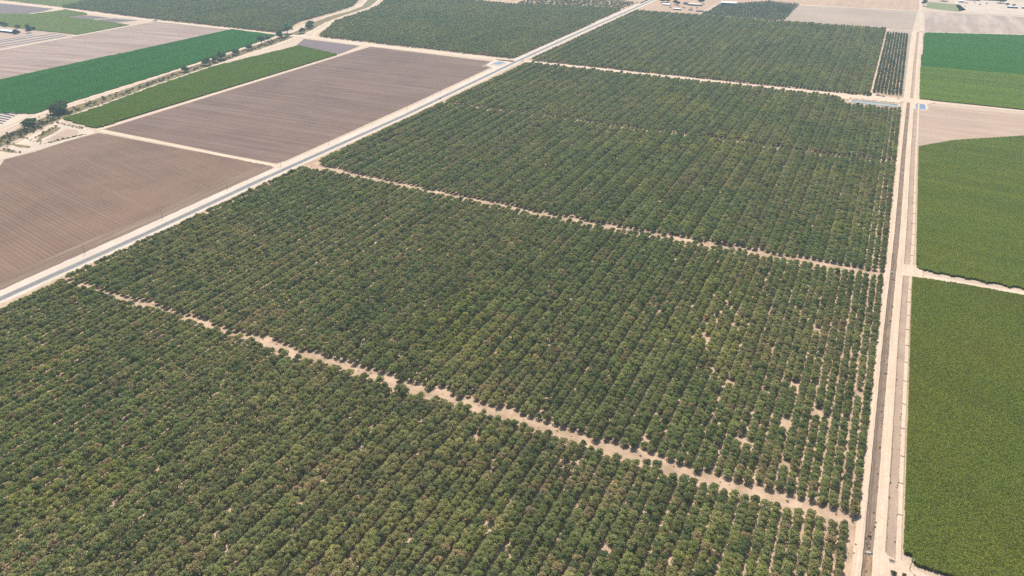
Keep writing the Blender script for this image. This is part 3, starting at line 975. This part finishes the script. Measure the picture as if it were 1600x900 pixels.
orchard(blk10, 'dark bluish orchard plot beside the sunbaked farmyard')

# ------------------------------------------------------------------ field crops
def crop_patch(name, size, height, n, leaf, seed, upright=0.5, up=0.7, spread=0.25):
    rng = np.random.default_rng(seed)
    C = np.stack([rng.uniform(-size / 2, size / 2, n), rng.uniform(-size / 2, size / 2, n),
                  height * np.where(rng.random(n) < .62, rng.uniform(.78, 1.08, n), rng.uniform(.1, .8, n))], 1)
    N = rng.normal(size=(n, 3)) * np.array([1, 1, upright]); N[:, 2] = np.abs(N[:, 2]) + up
    S = leaf * rng.uniform(.7, 1.5, n)
    V = np.clip(rng.normal(0.5, spread, n), 0, 1)
    v, vals = leaf_quads(C, N, S, V, 0.5)
    return leaf_mesh(name, v, vals, M_corn)


corn_forms = [crop_patch('corn_patch', 2.6, 2.7, 110, 0.95, 300 + k) for k in range(4)]
low_forms = [crop_patch('crop_patch', 5.2, 1.5, 260, 1.3, 320 + k, 0.8, 1.3, 0.12) for k in range(4)]


def crop(name, poly, forms, cell, base, label, cat, var=0.10, patch=(0.012, 0.03), col_b=None, bands=None, hs=1.0, seed=0):
    rng = np.random.default_rng(seed + 500)
    a = np.array(poly)
    xs = np.arange(a[:, 0].min() + cell / 2, a[:, 0].max(), cell); ys = np.arange(a[:, 1].min() + cell / 2, a[:, 1].max(), cell)
    P = np.stack(np.meshgrid(xs, ys), -1).reshape(-1, 2)
    P = P + rng.normal(0, cell * 0.07, P.shape)
    P = P[inside(poly, P)]
    P = P[in_sight(P, 0.10)]
    n = len(P)
    B0 = Vector(base); B1 = Vector(col_b or base)
    tint = np.ones((n, 4))
    for i, (x, y) in enumerate(P.tolist()):
        q = noise.noise(Vector((x * patch[0], y * patch[1], seed))) + 0.5 * noise.noise(Vector((x * patch[0] * 4, y * patch[1] * 4, seed + 3)))
        c = B0.lerp(B1, min(1, max(0, 0.5 + q)))
        k = 1 + var * q
        if bands:
            k *= 1 + bands[1] * noise.noise(Vector((y * bands[0] + x * bands[2], 0.3, seed)))
        tint[i, :3] = [c.x * k, c.y * k, c.z * k]
    tint[:, :3] *= (1 + rng.normal(0, 0.04, n))[:, None]
    size = np.ones((n, 3)); size[:, 2] = hs * rng.uniform(.93, 1.07, n)
    turn = rng.integers(0, 4, n) * math.pi / 2
    return scatter(name, P, rng.integers(0, len(forms), n), turn, size, tint, forms, label, cat, z=Z2)


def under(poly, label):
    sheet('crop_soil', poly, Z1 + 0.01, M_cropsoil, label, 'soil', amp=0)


C1 = [(80.2, 420), (85, 418.5), (86.3, 412), (98, 412.5), (150, 409), (300, 403), (300, 858), (186, 848), (120, 846), (79.8, 842)]
scal = []
for i in range(131):
    x = 345 - i * 2.0
    scal.append((x, 864.0 - (x - 80) * 0.012 + 5.5 * abs(math.sin(i * 0.36 + 0.5 * math.sin(i * 0.17)))))
C2 = scal + [(84.5, 878), (83.4, 1000), (83.2, 1345), (137, 1408), (246, 1488), (345, 1560)]
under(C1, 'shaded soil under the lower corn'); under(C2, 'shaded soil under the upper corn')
crop('corn_crop', C1, corn_forms, 2.4, (0.285, 0.300, 0.05), 'light olive green corn below the pale farm track', 'corn', col_b=(0.215, 0.255, 0.045), var=0.16, patch=(0.02, 0.012), bands=(0.03, 0.08, 0.02), seed=1)
crop('corn_crop', C2, corn_forms, 2.4, (0.300, 0.325, 0.058), 'green corn with scalloped edge above the pale farm track', 'corn', col_b=(0.225, 0.275, 0.05), var=0.12, patch=(0.012, 0.02), bands=(0.06, 0.15, 0.01), seed=2)
C3 = [(84, 1680), (262, 1681), (450, 1690), (450, 2015), (292, 2005), (83, 1994)]
C4 = [(84, 1996), (292, 2007), (450, 2017), (520, 2610), (342, 2560), (92, 2482)]
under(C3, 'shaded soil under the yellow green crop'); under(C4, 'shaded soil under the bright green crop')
crop('green_crop', C3, low_forms, 4.9, (0.295, 0.365, 0.07), 'yellowish green crop with dark streaks by the square pond', 'crop', col_b=(0.235, 0.32, 0.06), var=0.16, patch=(0.008, 0.03), bands=(0.04, 0.2, 0.003), hs=1.5, seed=3)
crop('green_crop', C4, low_forms, 4.9, (0.088, 0.265, 0.03), 'bright emerald crop behind the yellowish green one', 'crop', col_b=(0.075, 0.235, 0.027), var=0.10, bands=(0.02, 0.12, 0.003), seed=4)
C5 = [(-1303, 846), (-1214, 834), (-1201, 838), (-1205, 1512), (-1358, 1554), (-1375, 1280), (-1345, 1075), (-1312, 930)]
C6 = [(-1698, 640), (-1500, 790), (-1442, 823), (-1384, 845), (-1400, 960), (-1426, 1170), (-1444, 1290), (-1478, 1480), (-1500, 1600), (-1516, 1648), (-1686, 1660)]
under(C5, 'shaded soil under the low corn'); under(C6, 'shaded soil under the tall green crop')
crop('corn_crop', C5, low_forms, 4.9, (0.225, 0.290, 0.040), 'green corn strip between canal road and ploughed field', 'corn', col_b=(0.190, 0.255, 0.036), var=0.08, hs=1.8, seed=5)
crop('green_crop', C6, low_forms, 4.9, (0.060, 0.235, 0.022), 'deep emerald crop beyond the scrubby canal', 'crop', col_b=(0.046, 0.195, 0.020), var=0.10, bands=(0.004, 0.2, 0.045), seed=6)
C7 = [(-2010, 1410), (-2006, 1580), (-2080, 1590), (-2200, 1596), (-2310, 1600), (-2280, 1652), (-2320, 1676), (-2430, 1690), (-2445, 1590), (-2900, 1330), (-2900, 1200), (-2400, 1400), (-2330, 1405)]
under(C7, 'shaded soil under the olive crop')
crop('green_crop', C7, low_forms, 4.9, (0.30, 0.33, 0.13), 'pale olive crop beside the white track and violet plots', 'crop', col_b=(0.26, 0.30, 0.115), var=0.08, seed=7)
C8 = [(-2496, 1728), (-3050, 1750), (-3050, 2100), (-2620, 2100), (-2568, 1900)]
crop('green_crop', C8, low_forms, 6.0, (0.30, 0.34, 0.16), 'pale grey green crop beside the far dense orchard', 'crop', seed=8)

# ------------------------------------------------------------------ single trees and shrubs
def big_tree(x, y, h, rx, label, col, seed, group=None, name='tree', trunk_frac=0.2, leaves=1100, leaf=None, ry=None):
    t = empty(name, (x, y, Z1), random.uniform(0, 6.28))
    tag(t, label, 'tree' if name.endswith('tree') else 'shrub', group)
    C, N, S, V = crown_arrays(rx, ry or rx, h * trunk_frac, h, 11, leaves, leaf or rx * 0.30, seed)
    v, vals = leaf_quads(C, N, S, V)
    me = leaf_mesh('crown', v, vals, M_shrub)
    o = bpy.data.objects.new('crown', me); COL.objects.link(o); o.parent = t
    o['tint'] = [col[0], col[1], col[2]]
    trunk_mb(h * .8, rx * .45, h * 0.03, 5, seed).build('trunk', M_bark, t)
    return t


CG = 'trees along the scrubby canal'
DG = (0.05, 0.085, 0.03)
for i, (x, y, h, rx, lab) in enumerate((
        (-1346, 868, 13, 12, 'big round dark tree at the canal corner beside the emerald crop'),
        (-1362, 884, 12, 10, 'broad dark tree touching the big round canal tree'),
        (-1396, 1216, 9, 6, 'lone bushy tree on the scrubby canal'),
        (-1402, 1284, 13, 7, 'first tall tree of the canal tree row'),
        (-1408, 1318, 11, 6, 'shorter tree between two tall canal trees'),
        (-1416, 1346, 15, 8, 'tall broad tree ending the canal tree row'),
        (-1428, 1404, 12, 6, 'pale tree standing alone along the canal'),
        (-1440, 1462, 10, 6, 'small dark tree standing alone along the canal'),
        (-1462, 1532, 17, 7, 'slender tall dark tree on the canal'),
        (-1474, 1570, 13, 6, 'pale feathery tree on the canal'),
        (-1482, 1624, 14, 7, 'dark twin crowned tree near the end of the green crop'),
        (-1502, 1678, 19, 11, 'grey green spreading tree at the canal bend'),
        (-1470, 1702, 10, 7, 'dark round tree inside the canal bend'),
        (-1520, 1800, 12, 9, 'dark tree between the two curving bank roads'),
        (-1500, 1770, 9, 8, 'green bush by the curving bank roads'),
        (-1330, 800, 7, 9, 'bushy green thicket on the near canal bank'))):
    k = random.uniform(.85, 1.25)
    big_tree(x, y, h * 1.4, rx * 1.4, lab, sc(DG, k * 1.5 if 'pale' not in lab and 'grey' not in lab else 2.4), 700 + i, CG, trunk_frac=.05, leaves=1500, leaf=rx * .3)

FARM_G = 'trees in the sunbaked farmyard'
for i, (x, y, h, rx) in enumerate(((-752, 2790, 15, 9), (-728, 2716, 15, 11), (-716, 2728, 14, 10), (-678, 2690, 16, 8), (-664, 2672, 13, 8), (-604, 2752, 16, 11))):
    big_tree(x, y, h, rx, 'dark shade tree among the sheds of the sunbaked farmyard', (0.028, 0.046, 0.028), 760 + i, FARM_G, leaves=700)
for i, (x, y, h, rx, lab) in enumerate(((88, 3030, 22, 9, 'tall dark tree at the corner of the lawn'), (328, 3228, 16, 16, 'broad dark tree behind the white farmyard'), (150, 3190, 14, 14, 'dark tree behind the lawn'),
                                        (345, 3165, 9, 6, 'small round tree beside the long low sheds'), (362, 3150, 9, 5, 'small round tree behind the long low sheds'))):
    big_tree(x, y, h, rx, lab, (0.028, 0.045, 0.032), 780 + i, leaves=600)
FLG = 'trees of the far left yard'
for i, (x, y) in enumerate(((-2334, 1413), (-2312, 1410), (-2252, 1406), (-2217, 1412), (-2186, 1407), (-2172, 1346), (-2196, 1400), (-2155, 1372))):
    big_tree(x, y, random.uniform(8, 12), random.uniform(6, 9), 'dark tree edging the yard of the white roofed shed', (0.03, 0.048, 0.03), 800 + i, FLG, leaves=450)

# shrubs by the bottom crossing
big_tree(74.3, 398.2, 2.6, 2.0, 'rounded green shrub on the pale apron beside the dirt road', (0.06, 0.08, 0.04), 820, name='shrub', trunk_frac=.08, leaves=350).location.z = 1.06
big_tree(80.4, 399.6, 2.0, 1.5, 'smaller green shrub on the pale apron', (0.06, 0.08, 0.04), 821, name='shrub', trunk_frac=.08, leaves=260).location.z = 1.06

# weeds and scrub that nobody could count
weed_forms = []
for k in range(4):
    C, N, S, V = crown_arrays(1.0, 1.0, 0.05, 1.1, 5, 46, 0.5, 900 + k)
    v, vals = leaf_quads(C, N, S, V)
    weed_forms.append(leaf_mesh('weed', v, vals, M_shrub))


def weeds(name, P, smin, smax, cols, label, cat, seed, z=0.0):
    rng = np.random.default_rng(seed)
    P = np.array(P); n = len(P)
    s = rng.uniform(smin, smax, n) * rng.choice([.6, 1, 1.3], n)
    ci = rng.integers(0, len(cols), n)
    tint = np.ones((n, 4)); tint[:, :3] = np.array(cols)[ci] * rng.uniform(.8, 1.2, n)[:, None]
    return scatter(name, P, rng.integers(0, 4, n), rng.uniform(0, 6.28, n), np.stack([s, s, s * rng.uniform(.7, 1.1, n)], 1), tint, weed_forms, label, cat, z=z)


P = []
for (a, b), (c, d) in zip(zip(CL_low, CL_up), list(zip(CL_low, CL_up))[1:]):
    for _ in range(75):
        t = random.random(); l = Vector(a).lerp(Vector(c), t); u = Vector(b).lerp(Vector(d), t)
        q = l.lerp(u, min(.88, max(.14, random.gauss(.42, .14)))); P.append((q.x, q.y))
for _ in range(90):
    t = random.random(); q = Vector((-1290, 812)).lerp(Vector((-1210, 600)), t); P.append((q.x - 30 * t + random.gauss(-22, 6), q.y + random.gauss(0, 3)))
weeds('canal_scrub', P, 1.3, 3.4, [(0.05, 0.06, 0.03), (0.085, 0.08, 0.05), (0.10, 0.085, 0.06), (0.045, 0.07, 0.03)], 'grey green scrub filling the weedy canal', 'scrub', 31)
P = [(x + random.gauss(0, 2), y + random.gauss(0, 2)) for (x0, y0), (x1, y1), n in (((-1278, 814), (-1246, 752), 60), ((-1205, 744), (-1190, 800), 34), ((-1296, 826), (-1222, 822), 45), ((-1262, 745), (-1205, 735), 22), ((-1240, 690), (-1195, 690), 24))
     for x, y in [(x0 + (x1 - x0) * t, y0 + (y1 - y0) * t) for t in np.linspace(0, 1, n)]]
weeds('dry_scrub', P, 0.9, 2.0, [(0.12, 0.10, 0.06), (0.08, 0.075, 0.045), (0.15, 0.12, 0.075)], 'dry brown scrub lines in the bleached yard', 'scrub', 32, z=Z4)
P = []
for _ in range(230):
    y = random.uniform(390, 1600); P.append((random.choice([60.3, 60.8, 61.4, 58.9]) + dx(y) + random.gauss(0, .35), y))
weeds('ditch_weeds', P, 0.28, 0.75, [(0.10, 0.085, 0.055), (0.07, 0.07, 0.04), (0.13, 0.10, 0.07)], 'small dry weeds along the narrow brown ditch', 'weeds', 33, z=0.72)
P = []
for _ in range(150):
    y = random.uniform(412, 1600); P.append((random.choice([69.6, 74.4, 74.9]) + dx(y) + random.gauss(0, .3), y))
weeds('ditch_weeds', P, 0.22, 0.6, [(0.10, 0.085, 0.055), (0.07, 0.07, 0.04), (0.15, 0.12, 0.08)], 'small dry weeds along the shallow dry ditch', 'weeds', 34, z=0.55)
P = [(random.uniform(42, 52), random.uniform(385, 430)) for _ in range(22)] + [(random.gauss(59, 1.0), random.uniform(411, 430)) for _ in range(40)]
weeds('dry_weeds', P, 0.25, 0.7, [(0.10, 0.085, 0.055), (0.06, 0.065, 0.04)], 'scattered dry weeds around the concrete ditch gate', 'weeds', 35, z=0.3)
P = []
for (x0, y0), (x1, y1), n in (((-745, 1663), (-20, 1663), 60), ((-820, 1660), (-1400, 1676), 90), ((-757, 436), (50, 436), 60), ((-740, 840), (40, 832), 60), ((-40, 1626), (48, 1628), 50), ((47, 1690), (50, 2430), 70)):
    for t in np.linspace(0, 1, n):
        P.append((x0 + (x1 - x0) * t + random.gauss(0, 2), y0 + (y1 - y0) * t + random.gauss(0, 1.6)))
weeds('track_weeds', P, 0.4, 1.1, [(0.10, 0.09, 0.05), (0.06, 0.075, 0.035), (0.13, 0.10, 0.06)], 'low weeds fringing the farm tracks', 'weeds', 36, z=Z2)


# ------------------------------------------------------------------ ponds
def pond(x0, x1, y0, y1, h, bank, wmat, label, name='pond', rz=0.0, wl=0.5):
    cx, cy = (x0 + x1) / 2, (y0 + y1) / 2
    t = empty(name, (cx, cy, 0), rz)
    tag(t, label, 'pond')
    a, b = (x1 - x0) / 2, (y1 - y0) / 2
    rings = [(a, b, wl * .5), (a + bank * .5, b + bank * .5, h), (a + bank * 1.0, b + bank * 1.0, h), (a + bank * 1.6, b + bank * 1.6, 0.0)]
    vs, fs = [], []
    N4 = 40
    for (u, v, z) in rings:
        for k in range(N4):
            th = 2 * math.pi * k / N4
            c, s = math.cos(th), math.sin(th)
            r = (abs(c) ** 8 + abs(s) ** 8) ** (-1 / 8)
            vs.append((u * c * r + random.gauss(0, .25), v * s * r + random.gauss(0, .25), z))
    for i in range(3):
        for k in range(N4):
            fs.append((i * N4 + k, i * N4 + (k + 1) % N4, (i + 1) * N4 + (k + 1) % N4, (i + 1) * N4 + k))
    mesh_obj('embankment', vs, [tuple(reversed(f)) for f in fs], M_gravel, t)
    wv = []
    for k in range(N4):
        th = 2 * math.pi * k / N4
        c, s = math.cos(th), math.sin(th); r = (abs(c) ** 8 + abs(s) ** 8) ** (-1 / 8)
        wv.append(((a + bank * .3) * c * r, (b + bank * .3) * s * r, wl))
    mesh_obj('water', wv, [tuple(range(N4))], wmat, t)
    return t


pond(77.5, 93, 1600, 1636, 1.6, 4.0, M_water_blue, 'small square blue pond with pale rim beside the dirt road')
pond(-36, 46, 1594, 1611, 2.2, 3.2, M_water_grey, 'long narrow grey green water basin at the orchard end', wl=0.7)
pond(-815, -798, 1586, 1614, 1.6, 3.5, M_water_blue, 'tiny roadside pond at the corner of the ploughed field', rz=R(-4))


# ------------------------------------------------------------------ utility poles
def pole(x, y, h, label, group=None, z=Z1, transformer=False):
    t = empty('utility_pole', (x, y, z))
    tag(t, label, 'pole', group)
    MB().tube([(0, 0, -.3), (0, 0, h)], [0.20, 0.13], 7).build('post', M_wood, t)
    arm = MB().box(-1.3, 1.3, -.07, .07, h - .9, h - .75).build('crossarm', M_wood, t)
    for k in (-1.2, -.5, .5, 1.2):
        MB().tube([(k, 0, h - .75), (k, 0, h - .45)], [.06, .09], 6).build('insulator', M_steel, arm)
    if transformer:
        MB().tube([(.45, 0, h - 3.0), (.45, 0, h - 1.8)], [.34, .34], 8).build('transformer', M_steel, t)
        MB().box(-.35, -.17, -.25, .25, 1.2, 2.2).build('meter_box', M_steel, t)
    return t


for y in (375, 489, 601, 714, 824, 940, 1063, 1178, 1303, 1423, 1531):
    pole(-785.5 if y < 900 else -785.5 - (y - 900) * 0.008, y, 12.0, 'slim dark utility pole on the verge of the paved road', 'utility poles along the paved road')
pole(83.4, 406.8, 10.5, 'utility pole with transformer at the corner of the lower corn', z=1.0, transformer=True)


# ------------------------------------------------------------------ ditch gates and pipes
def headgate(x, y, label, z=0.05):
    t = empty('ditch_gate', (x, y, z))
    tag(t, label, 'ditch gate', 'concrete ditch gates')
    MB().box(-2.6, 2.6, -.2, .2, 0, 1.05).build('cross_wall', M_conc, t)
    for s in (-1, 1):
        MB().add([(s * .9, -1.6, 0), (s * 1.15, -1.6, 0), (s * 1.15, -.21, 0), (s * .9, -.21, 0), (s * .9, -1.6, .7), (s * 1.15, -1.6, .7), (s * 1.15, -.21, 1.0), (s * .9, -.21, 1.0)],
                 [(3, 2, 1, 0), (4, 5, 6, 7), (0, 1, 5, 4), (1, 2, 6, 5), (2, 3, 7, 6), (3, 0, 4, 7)]).build('wing_wall', M_conc, t)
    fr = MB().box(-.75, -.63, -.32, -.21, .2, 2.1).box(.63, .75, -.32, -.21, .2, 2.1).box(-.75, .75, -.32, -.21, 2.1, 2.22).build('gate_frame', M_steel, t)
    MB().box(-.6, .6, -.29, -.24, .1, 1.2).build('gate_leaf', M_dark, fr)
    MB().box(-1.6, 1.6, .22, 1.6, .95, 1.12).build('deck', M_conc, t)
    return t


headgate(59.6, 409.5, 'concrete gate across the brown ditch near the pale apron')
headgate(59.6, 846, 'concrete gate across the brown ditch at the corn track crossing')
for i, y in enumerate([455, 489, 521, 557, 592, 628, 660, 691, 722, 752, 781, 812]):
    o = MB().tube([(-1.6, 0, 0), (1.6, 0, 0)], [.22, .22], 8).build('irrigation_pipe', M_dark)
    o.location = (76.6 + dx(y) + random.gauss(0, .2), y, 1.03); o.rotation_euler = (0, 0, random.gauss(0, .12))
    tag(o, 'short dark irrigation pipe lying across the lane beside the lower corn', 'pipe', 'irrigation pipes beside the lower corn')
for i, y in enumerate([902, 934, 968, 1003, 1040, 1080, 1122]):
    o = MB().tube([(-1.6, 0, 0), (1.6, 0, 0)], [.22, .22], 8).build('irrigation_pipe', M_dark)
    o.location = (77.0 + dx(y) + random.gauss(0, .2), y, 1.03); o.rotation_euler = (0, 0, random.gauss(0, .12))
    tag(o, 'short dark irrigation pipe lying across the lane beside the upper corn', 'pipe', 'irrigation pipes beside the upper corn')

# pile of cut branches at the ditch end
mb = MB()
for k in range(46):
    a = random.uniform(0, 6.28); L = random.uniform(.8, 2.4); cx, cy = random.gauss(0, .9), random.gauss(0, .7)
    mb.tube([(cx, cy, random.uniform(.05, .9)), (cx + math.cos(a) * L, cy + math.sin(a) * L, random.uniform(.05, .6))], [.07, .03], 4)
o = mb.build('branch_pile', plain('dead_wood', (0.10, 0.08, 0.065), 0.9, .3, 3))
o.location = (73.2, 409.2, 0.85)
tag(o, 'pile of dead dark branches at the end of the shallow ditch', 'branch pile', kind='stuff')


# ------------------------------------------------------------------ vehicles
def car(x, y, rz, paint, label, z):
    t = empty('car', (x, y, z), rz)
    tag(t, label, 'car', 'cars on the paved road')
    MB().prism([(-2.25, .35), (2.25, .35), (2.3, .75), (1.3, .95), (-1.9, 1.0), (-2.3, .85)], -.88, .88).build('body', paint, t)
    cab = MB().prism([(-1.75, 1.0), (.75, .97), (.15, 1.48), (-1.35, 1.5)], -.78, .78).build('cabin', M_glass, t)
    MB().box(-1.3, .1, -.74, .74, 1.5, 1.55, .05).build('roof', paint, cab)
    for sx in (-1.4, 1.4):
        for sy in (-.86, .86):
            w = MB().tube([(sx, sy - .1, .34), (sx, sy + .1, .34)], [.34, .34], 12).build('wheel', M_dark, t)
            MB().tube([(sx, sy - .12, .34), (sx, sy + .12, .34)], [.19, .19], 8).build('rim', M_steel, w)
    for sy in (-.6, .6):
        MB().box(2.24, 2.31, sy - .2, sy + .2, .58, .74).build('headlight', M_carwhite, t)
    return t


car(-767.6, 1266, R(90), M_carpaint, 'dark car on the paved road beside the ploughed field', Z3 + .05)
car(-776.8, 2403, R(90), M_carpaint, 'dark car on the paved road between the far orchards', Z3 + .05)
car(-781.4, 2600, R(-90), M_carpaint, 'dark car on the paved road passing the farmyard', Z3 + .05)


# ------------------------------------------------------------------ farm buildings
M_wall_w = plain('cream_wall', (0.52, 0.48, 0.42), 0.8, .1, .5)
M_wall_d = plain('dark_siding', (0.12, 0.115, 0.13), 0.8, .15, .5)
M_roof_w = plain('white_metal_roof', (0.74, 0.75, 0.76), 0.5, .06, .3)
M_roof_t = plain('straw_roof', (0.52, 0.47, 0.34), 0.8, .12, .3)
M_roof_g = plain('grey_metal_roof', (0.52, 0.54, 0.55), 0.45, .1, .3)
M_roof_b = plain('slate_blue_roof', (0.14, 0.18, 0.30), 0.6, .1, .3)
M_roof_d = plain('dark_shingles', (0.10, 0.09, 0.12), 0.8, .15, .5)


def building(x, y, L, W, h, rz, wall, roof, label, name='shed', rise=1.5, group=None, open_front=False):
    t = empty(name, (x, y, 0), rz)
    tag(t, label, 'house' if name == 'farm_house' else 'shed', group)
    if open_front:
        MB().box(-L / 2, L / 2, W / 2 - .2, W / 2, 0, h).box(-L / 2, -L / 2 + .2, -W / 2, W / 2 - .21, 0, h).box(L / 2 - .2, L / 2, -W / 2, W / 2 - .21, 0, h).build('wall', wall, t)
        for k in range(int(L / 6) + 1):
            px = -L / 2 + .3 + k * (L - .6) / max(1, int(L / 6))
            MB().box(px - .12, px + .12, -W / 2 + .05, -W / 2 + .29, 0, h - .05).build('post', M_wood, t)
    else:
        MB().prism([(-W / 2, 0), (W / 2, 0), (W / 2, h), (0, h + rise - .05), (-W / 2, h)], -L / 2, L / 2).build('wall', wall, t).rotation_euler = (0, 0, R(90))
        d = MB().box(-1.6, 1.6, -W / 2 - .08, -W / 2 - .01, 0, min(3.0, h - .4)).build('door', M_wall_d, t)
        MB().box(1.2, 1.4, -W / 2 - .14, -W / 2 - .085, 1.0, 1.2).build('handle', M_steel, d)
        for k in (-.32, .32):
            wv = MB().box(k * L - .8, k * L + .8, -W / 2 - .06, -W / 2 - .01, 1.2, 2.4).build('window', M_glass, t)
    ov = .5
    for s in (-1, 1):
        MB().add([(-L / 2 - ov, 0, h + rise), (L / 2 + ov, 0, h + rise), (L / 2 + ov, s * (W / 2 + ov), h - .15), (-L / 2 - ov, s * (W / 2 + ov), h - .15),
                  (-L / 2 - ov, 0, h + rise + .15), (L / 2 + ov, 0, h + rise + .15), (L / 2 + ov, s * (W / 2 + ov), h), (-L / 2 - ov, s * (W / 2 + ov), h)],
                 [(0, 1, 2, 3), (4, 5, 6, 7), (0, 1, 5, 4), (1, 2, 6, 5), (2, 3, 7, 6), (3, 0, 4, 7)]).build('roof_slope', roof, t)
    return t


building(-642, 2580, 24, 9, 4, R(-4), M_wall_d, M_roof_w, 'white roofed open shed at the front of the farmyard', open_front=True, rise=1)
building(-612, 2700, 46, 16, 5, R(-2), M_wall_d, M_roof_t, 'long straw coloured barn in the sunbaked farmyard', 'barn', rise=2.5)
building(-646, 2716, 16, 18, 6, R(-2), M_wall_d, M_roof_d, 'dark barn wing beside the straw coloured barn', 'barn', rise=2)
building(-512, 2768, 52, 30, 8, R(6), M_wall_d, M_roof_g, 'big grey metal shed behind the bluish orchard plot', 'barn', rise=2.5)
building(-566, 2576, 24, 6, 3, R(-2), M_wall_w, M_roof_d, 'low dark shed beside the bluish orchard plot', rise=.8, open_front=True)
building(-700, 2662, 26, 12, 4, R(-3), M_wall_w, M_roof_g, 'farm house with grey roof under the yard trees', 'farm_house', rise=2)
building(-600, 2590, 14, 7, 3, R(20), M_wall_w, M_roof_d, 'small dark roofed shed amid the farmyard clutter', rise=1)
building(-686, 2850, 50, 12, 5, R(-2), M_wall_d, M_roof_d, 'long dark shed at the back of the farmyard', 'barn', rise=1.5)
SG = 'long low livestock sheds beyond the white farmyard'
for (x, y, L, rz) in ((356, 3118, 30, 0), (400, 3124, 34, 0)):
    building(x, y, L, 14, 5, R(-2), M_wall_d, M_roof_g, 'long low shed with dark open front in the white farmyard', rise=1.2, group=SG, open_front=True)
building(244, 3262, 46, 16, 6, R(-3), M_wall_d, M_roof_b, 'slate blue roofed barn in the white farmyard', 'barn', rise=2)
building(292, 3290, 60, 18, 7, R(-3), M_wall_d, M_roof_w, 'large white roofed barn at the back of the white farmyard', 'barn', rise=2)
building(206, 3190, 16, 20, 6, R(0), M_wall_w, M_roof_w, 'white boxy building behind the lawn', 'farm_house', rise=1)
building(142, 3225, 20, 12, 5, R(0), M_wall_w, M_roof_w, 'small white roofed house behind the lawn', 'farm_house', rise=2)
building(-2236, 1352, 120, 16, 5, R(2), M_wall_d, M_roof_w, 'long white roofed shed in the far left yard', 'barn', rise=1.5, open_front=True)


def truck(x, y, rz, cabm, boxm, label, group):
    t = empty('parked_truck', (x, y, Z3), rz)
    tag(t, label, 'truck', group)
    MB().box(-3.6, 1.6, -1.2, 1.2, 1.0, 3.4, .06).build('cargo_box', boxm, t)
    c = MB().prism([(1.75, .7), (3.8, .7), (3.8, 1.6), (3.3, 2.7), (1.75, 2.7)], -1.1, 1.1).build('cab', cabm, t)
    MB().prism([(3.35, 1.75), (3.8, 1.7), (3.84, 1.72), (3.40, 2.62)], -.95, .95).build('windscreen', M_glass, c)
    for sx in (-2.6, -1.6, 2.7):
        for sy in (-1.05, 1.05):
            MB().tube([(sx, sy - .15, .5), (sx, sy + .15, .5)], [.5, .5], 10).build('wheel', M_dark, t)


TG = 'trucks parked in the white farmyard'
for (x, y, r) in ((222, 3165, .3), (248, 3195, 1.2), (262, 3150, .1), (285, 3185, .5), (214, 3075, 1.4)):
    truck(x, y, r, M_carwhite, M_roof_b, 'dark blue box truck parked in the white farmyard', TG)
for (x, y, r) in ((-628, 2622, .4), (-606, 2628, 1.1), (-640, 2640, 2.0), (-590, 2640, .2), (-672, 2610, .9)):
    truck(x, y, r, M_carwhite, M_wall_d, 'dark box truck parked in the sunbaked farmyard', 'trucks parked in the sunbaked farmyard')

# dark covered rows in the bleached yards
M_cover = plain('dark_row_cover', (0.07, 0.075, 0.10), 0.5, .2, .3)
for i in range(9):
    y = 752 + i * 9.6
    x1 = -1362 - i * 5.5 + random.uniform(-3, 3)
    x0 = -1520
    prof = [(-1.7, 0), (1.7, 0), (1.25, 1.0), (.4, 1.35), (-.4, 1.35), (-1.25, 1.0)]
    o = MB().prism(prof, 0, x1 - x0).build('covered_row', M_cover)
    o.rotation_euler = (0, 0, R(-90 - 2)); o.location = (x0, y + 5, Z3)
    tag(o, 'long dark covered row on the white yard beside the canal', 'covered row', 'dark covered rows on the white yard')
for i, (x0, y0, x1, y1, w) in enumerate(((-2096, 1240, -2080, 1395, 5), (-2064, 1190, -2048, 1392, 6), (-2036, 1190, -2020, 1385, 6), (-2120, 1260, -2112, 1350, 4))):
    L = math.hypot(x1 - x0, y1 - y0)
    prof = [(-w / 2, 0), (w / 2, 0), (w * .32, 1.3), (0, 1.8), (-w * .32, 1.3)]
    o = MB().prism(prof, 0, L).build('windrow', M_cover)
    o.rotation_euler = (0, 0, math.atan2(y1 - y0, x1 - x0) - R(90)); o.location = (x0, y0, Z2)
    tag(o, 'long dark windrow in the pale yard beside the pinkish field', 'windrow', 'dark windrows of the far left yard')
# purple tarpaulined heaps by the young orchard
for x, y, r in ((8, 1674, 6), (17, 1672, 5)):
    C = MB()
    n = 12; vs = []; fs = []
    for j, (q, z) in enumerate(((1, 0), (.85, .9), (.5, 1.5), (.0001, 1.7))):
        for k in range(n):
            a = 2 * math.pi * k / n; s = 1 + .12 * math.sin(3 * a + x)
            vs.append((math.cos(a) * r * q * s, math.sin(a) * r * .7 * q * s, z))
    for j in range(3):
        for k in range(n):
            fs.append((j * n + k, j * n + (k + 1) % n, (j + 1) * n + (k + 1) % n, (j + 1) * n + k))
    o = C.add(vs, fs).build('earth_heap', M_violet, smooth=True); o.location = (x, y, Z3)
    tag(o, 'low violet grey heap below the young dark orchard', 'heap', 'violet grey heaps below the young orchard')

# ------------------------------------------------------------------ haze
hb = MB().box(-9400, 9400, -9400, 9400, -1.0, 392.0).build('haze', None)
m = bpy.data.materials.new('haze'); m.use_nodes = True
nt = m.node_tree
nt.nodes.remove(nt.nodes['Principled BSDF'])
pv = nt.nodes.new('ShaderNodeVolumePrincipled')
pv.inputs['Color'].default_value = (0.58, 0.82, 1.0, 1)
pv.inputs['Density'].default_value = 0.000066
pv.inputs['Anisotropy'].default_value = 0.3
nt.links.new(pv.outputs[0], nt.nodes['Material Output'].inputs['Volume'])
hb.data.materials.clear(); hb.data.materials.append(m)
tag(hb, 'thin summer haze over the farmland', 'haze', kind='stuff')
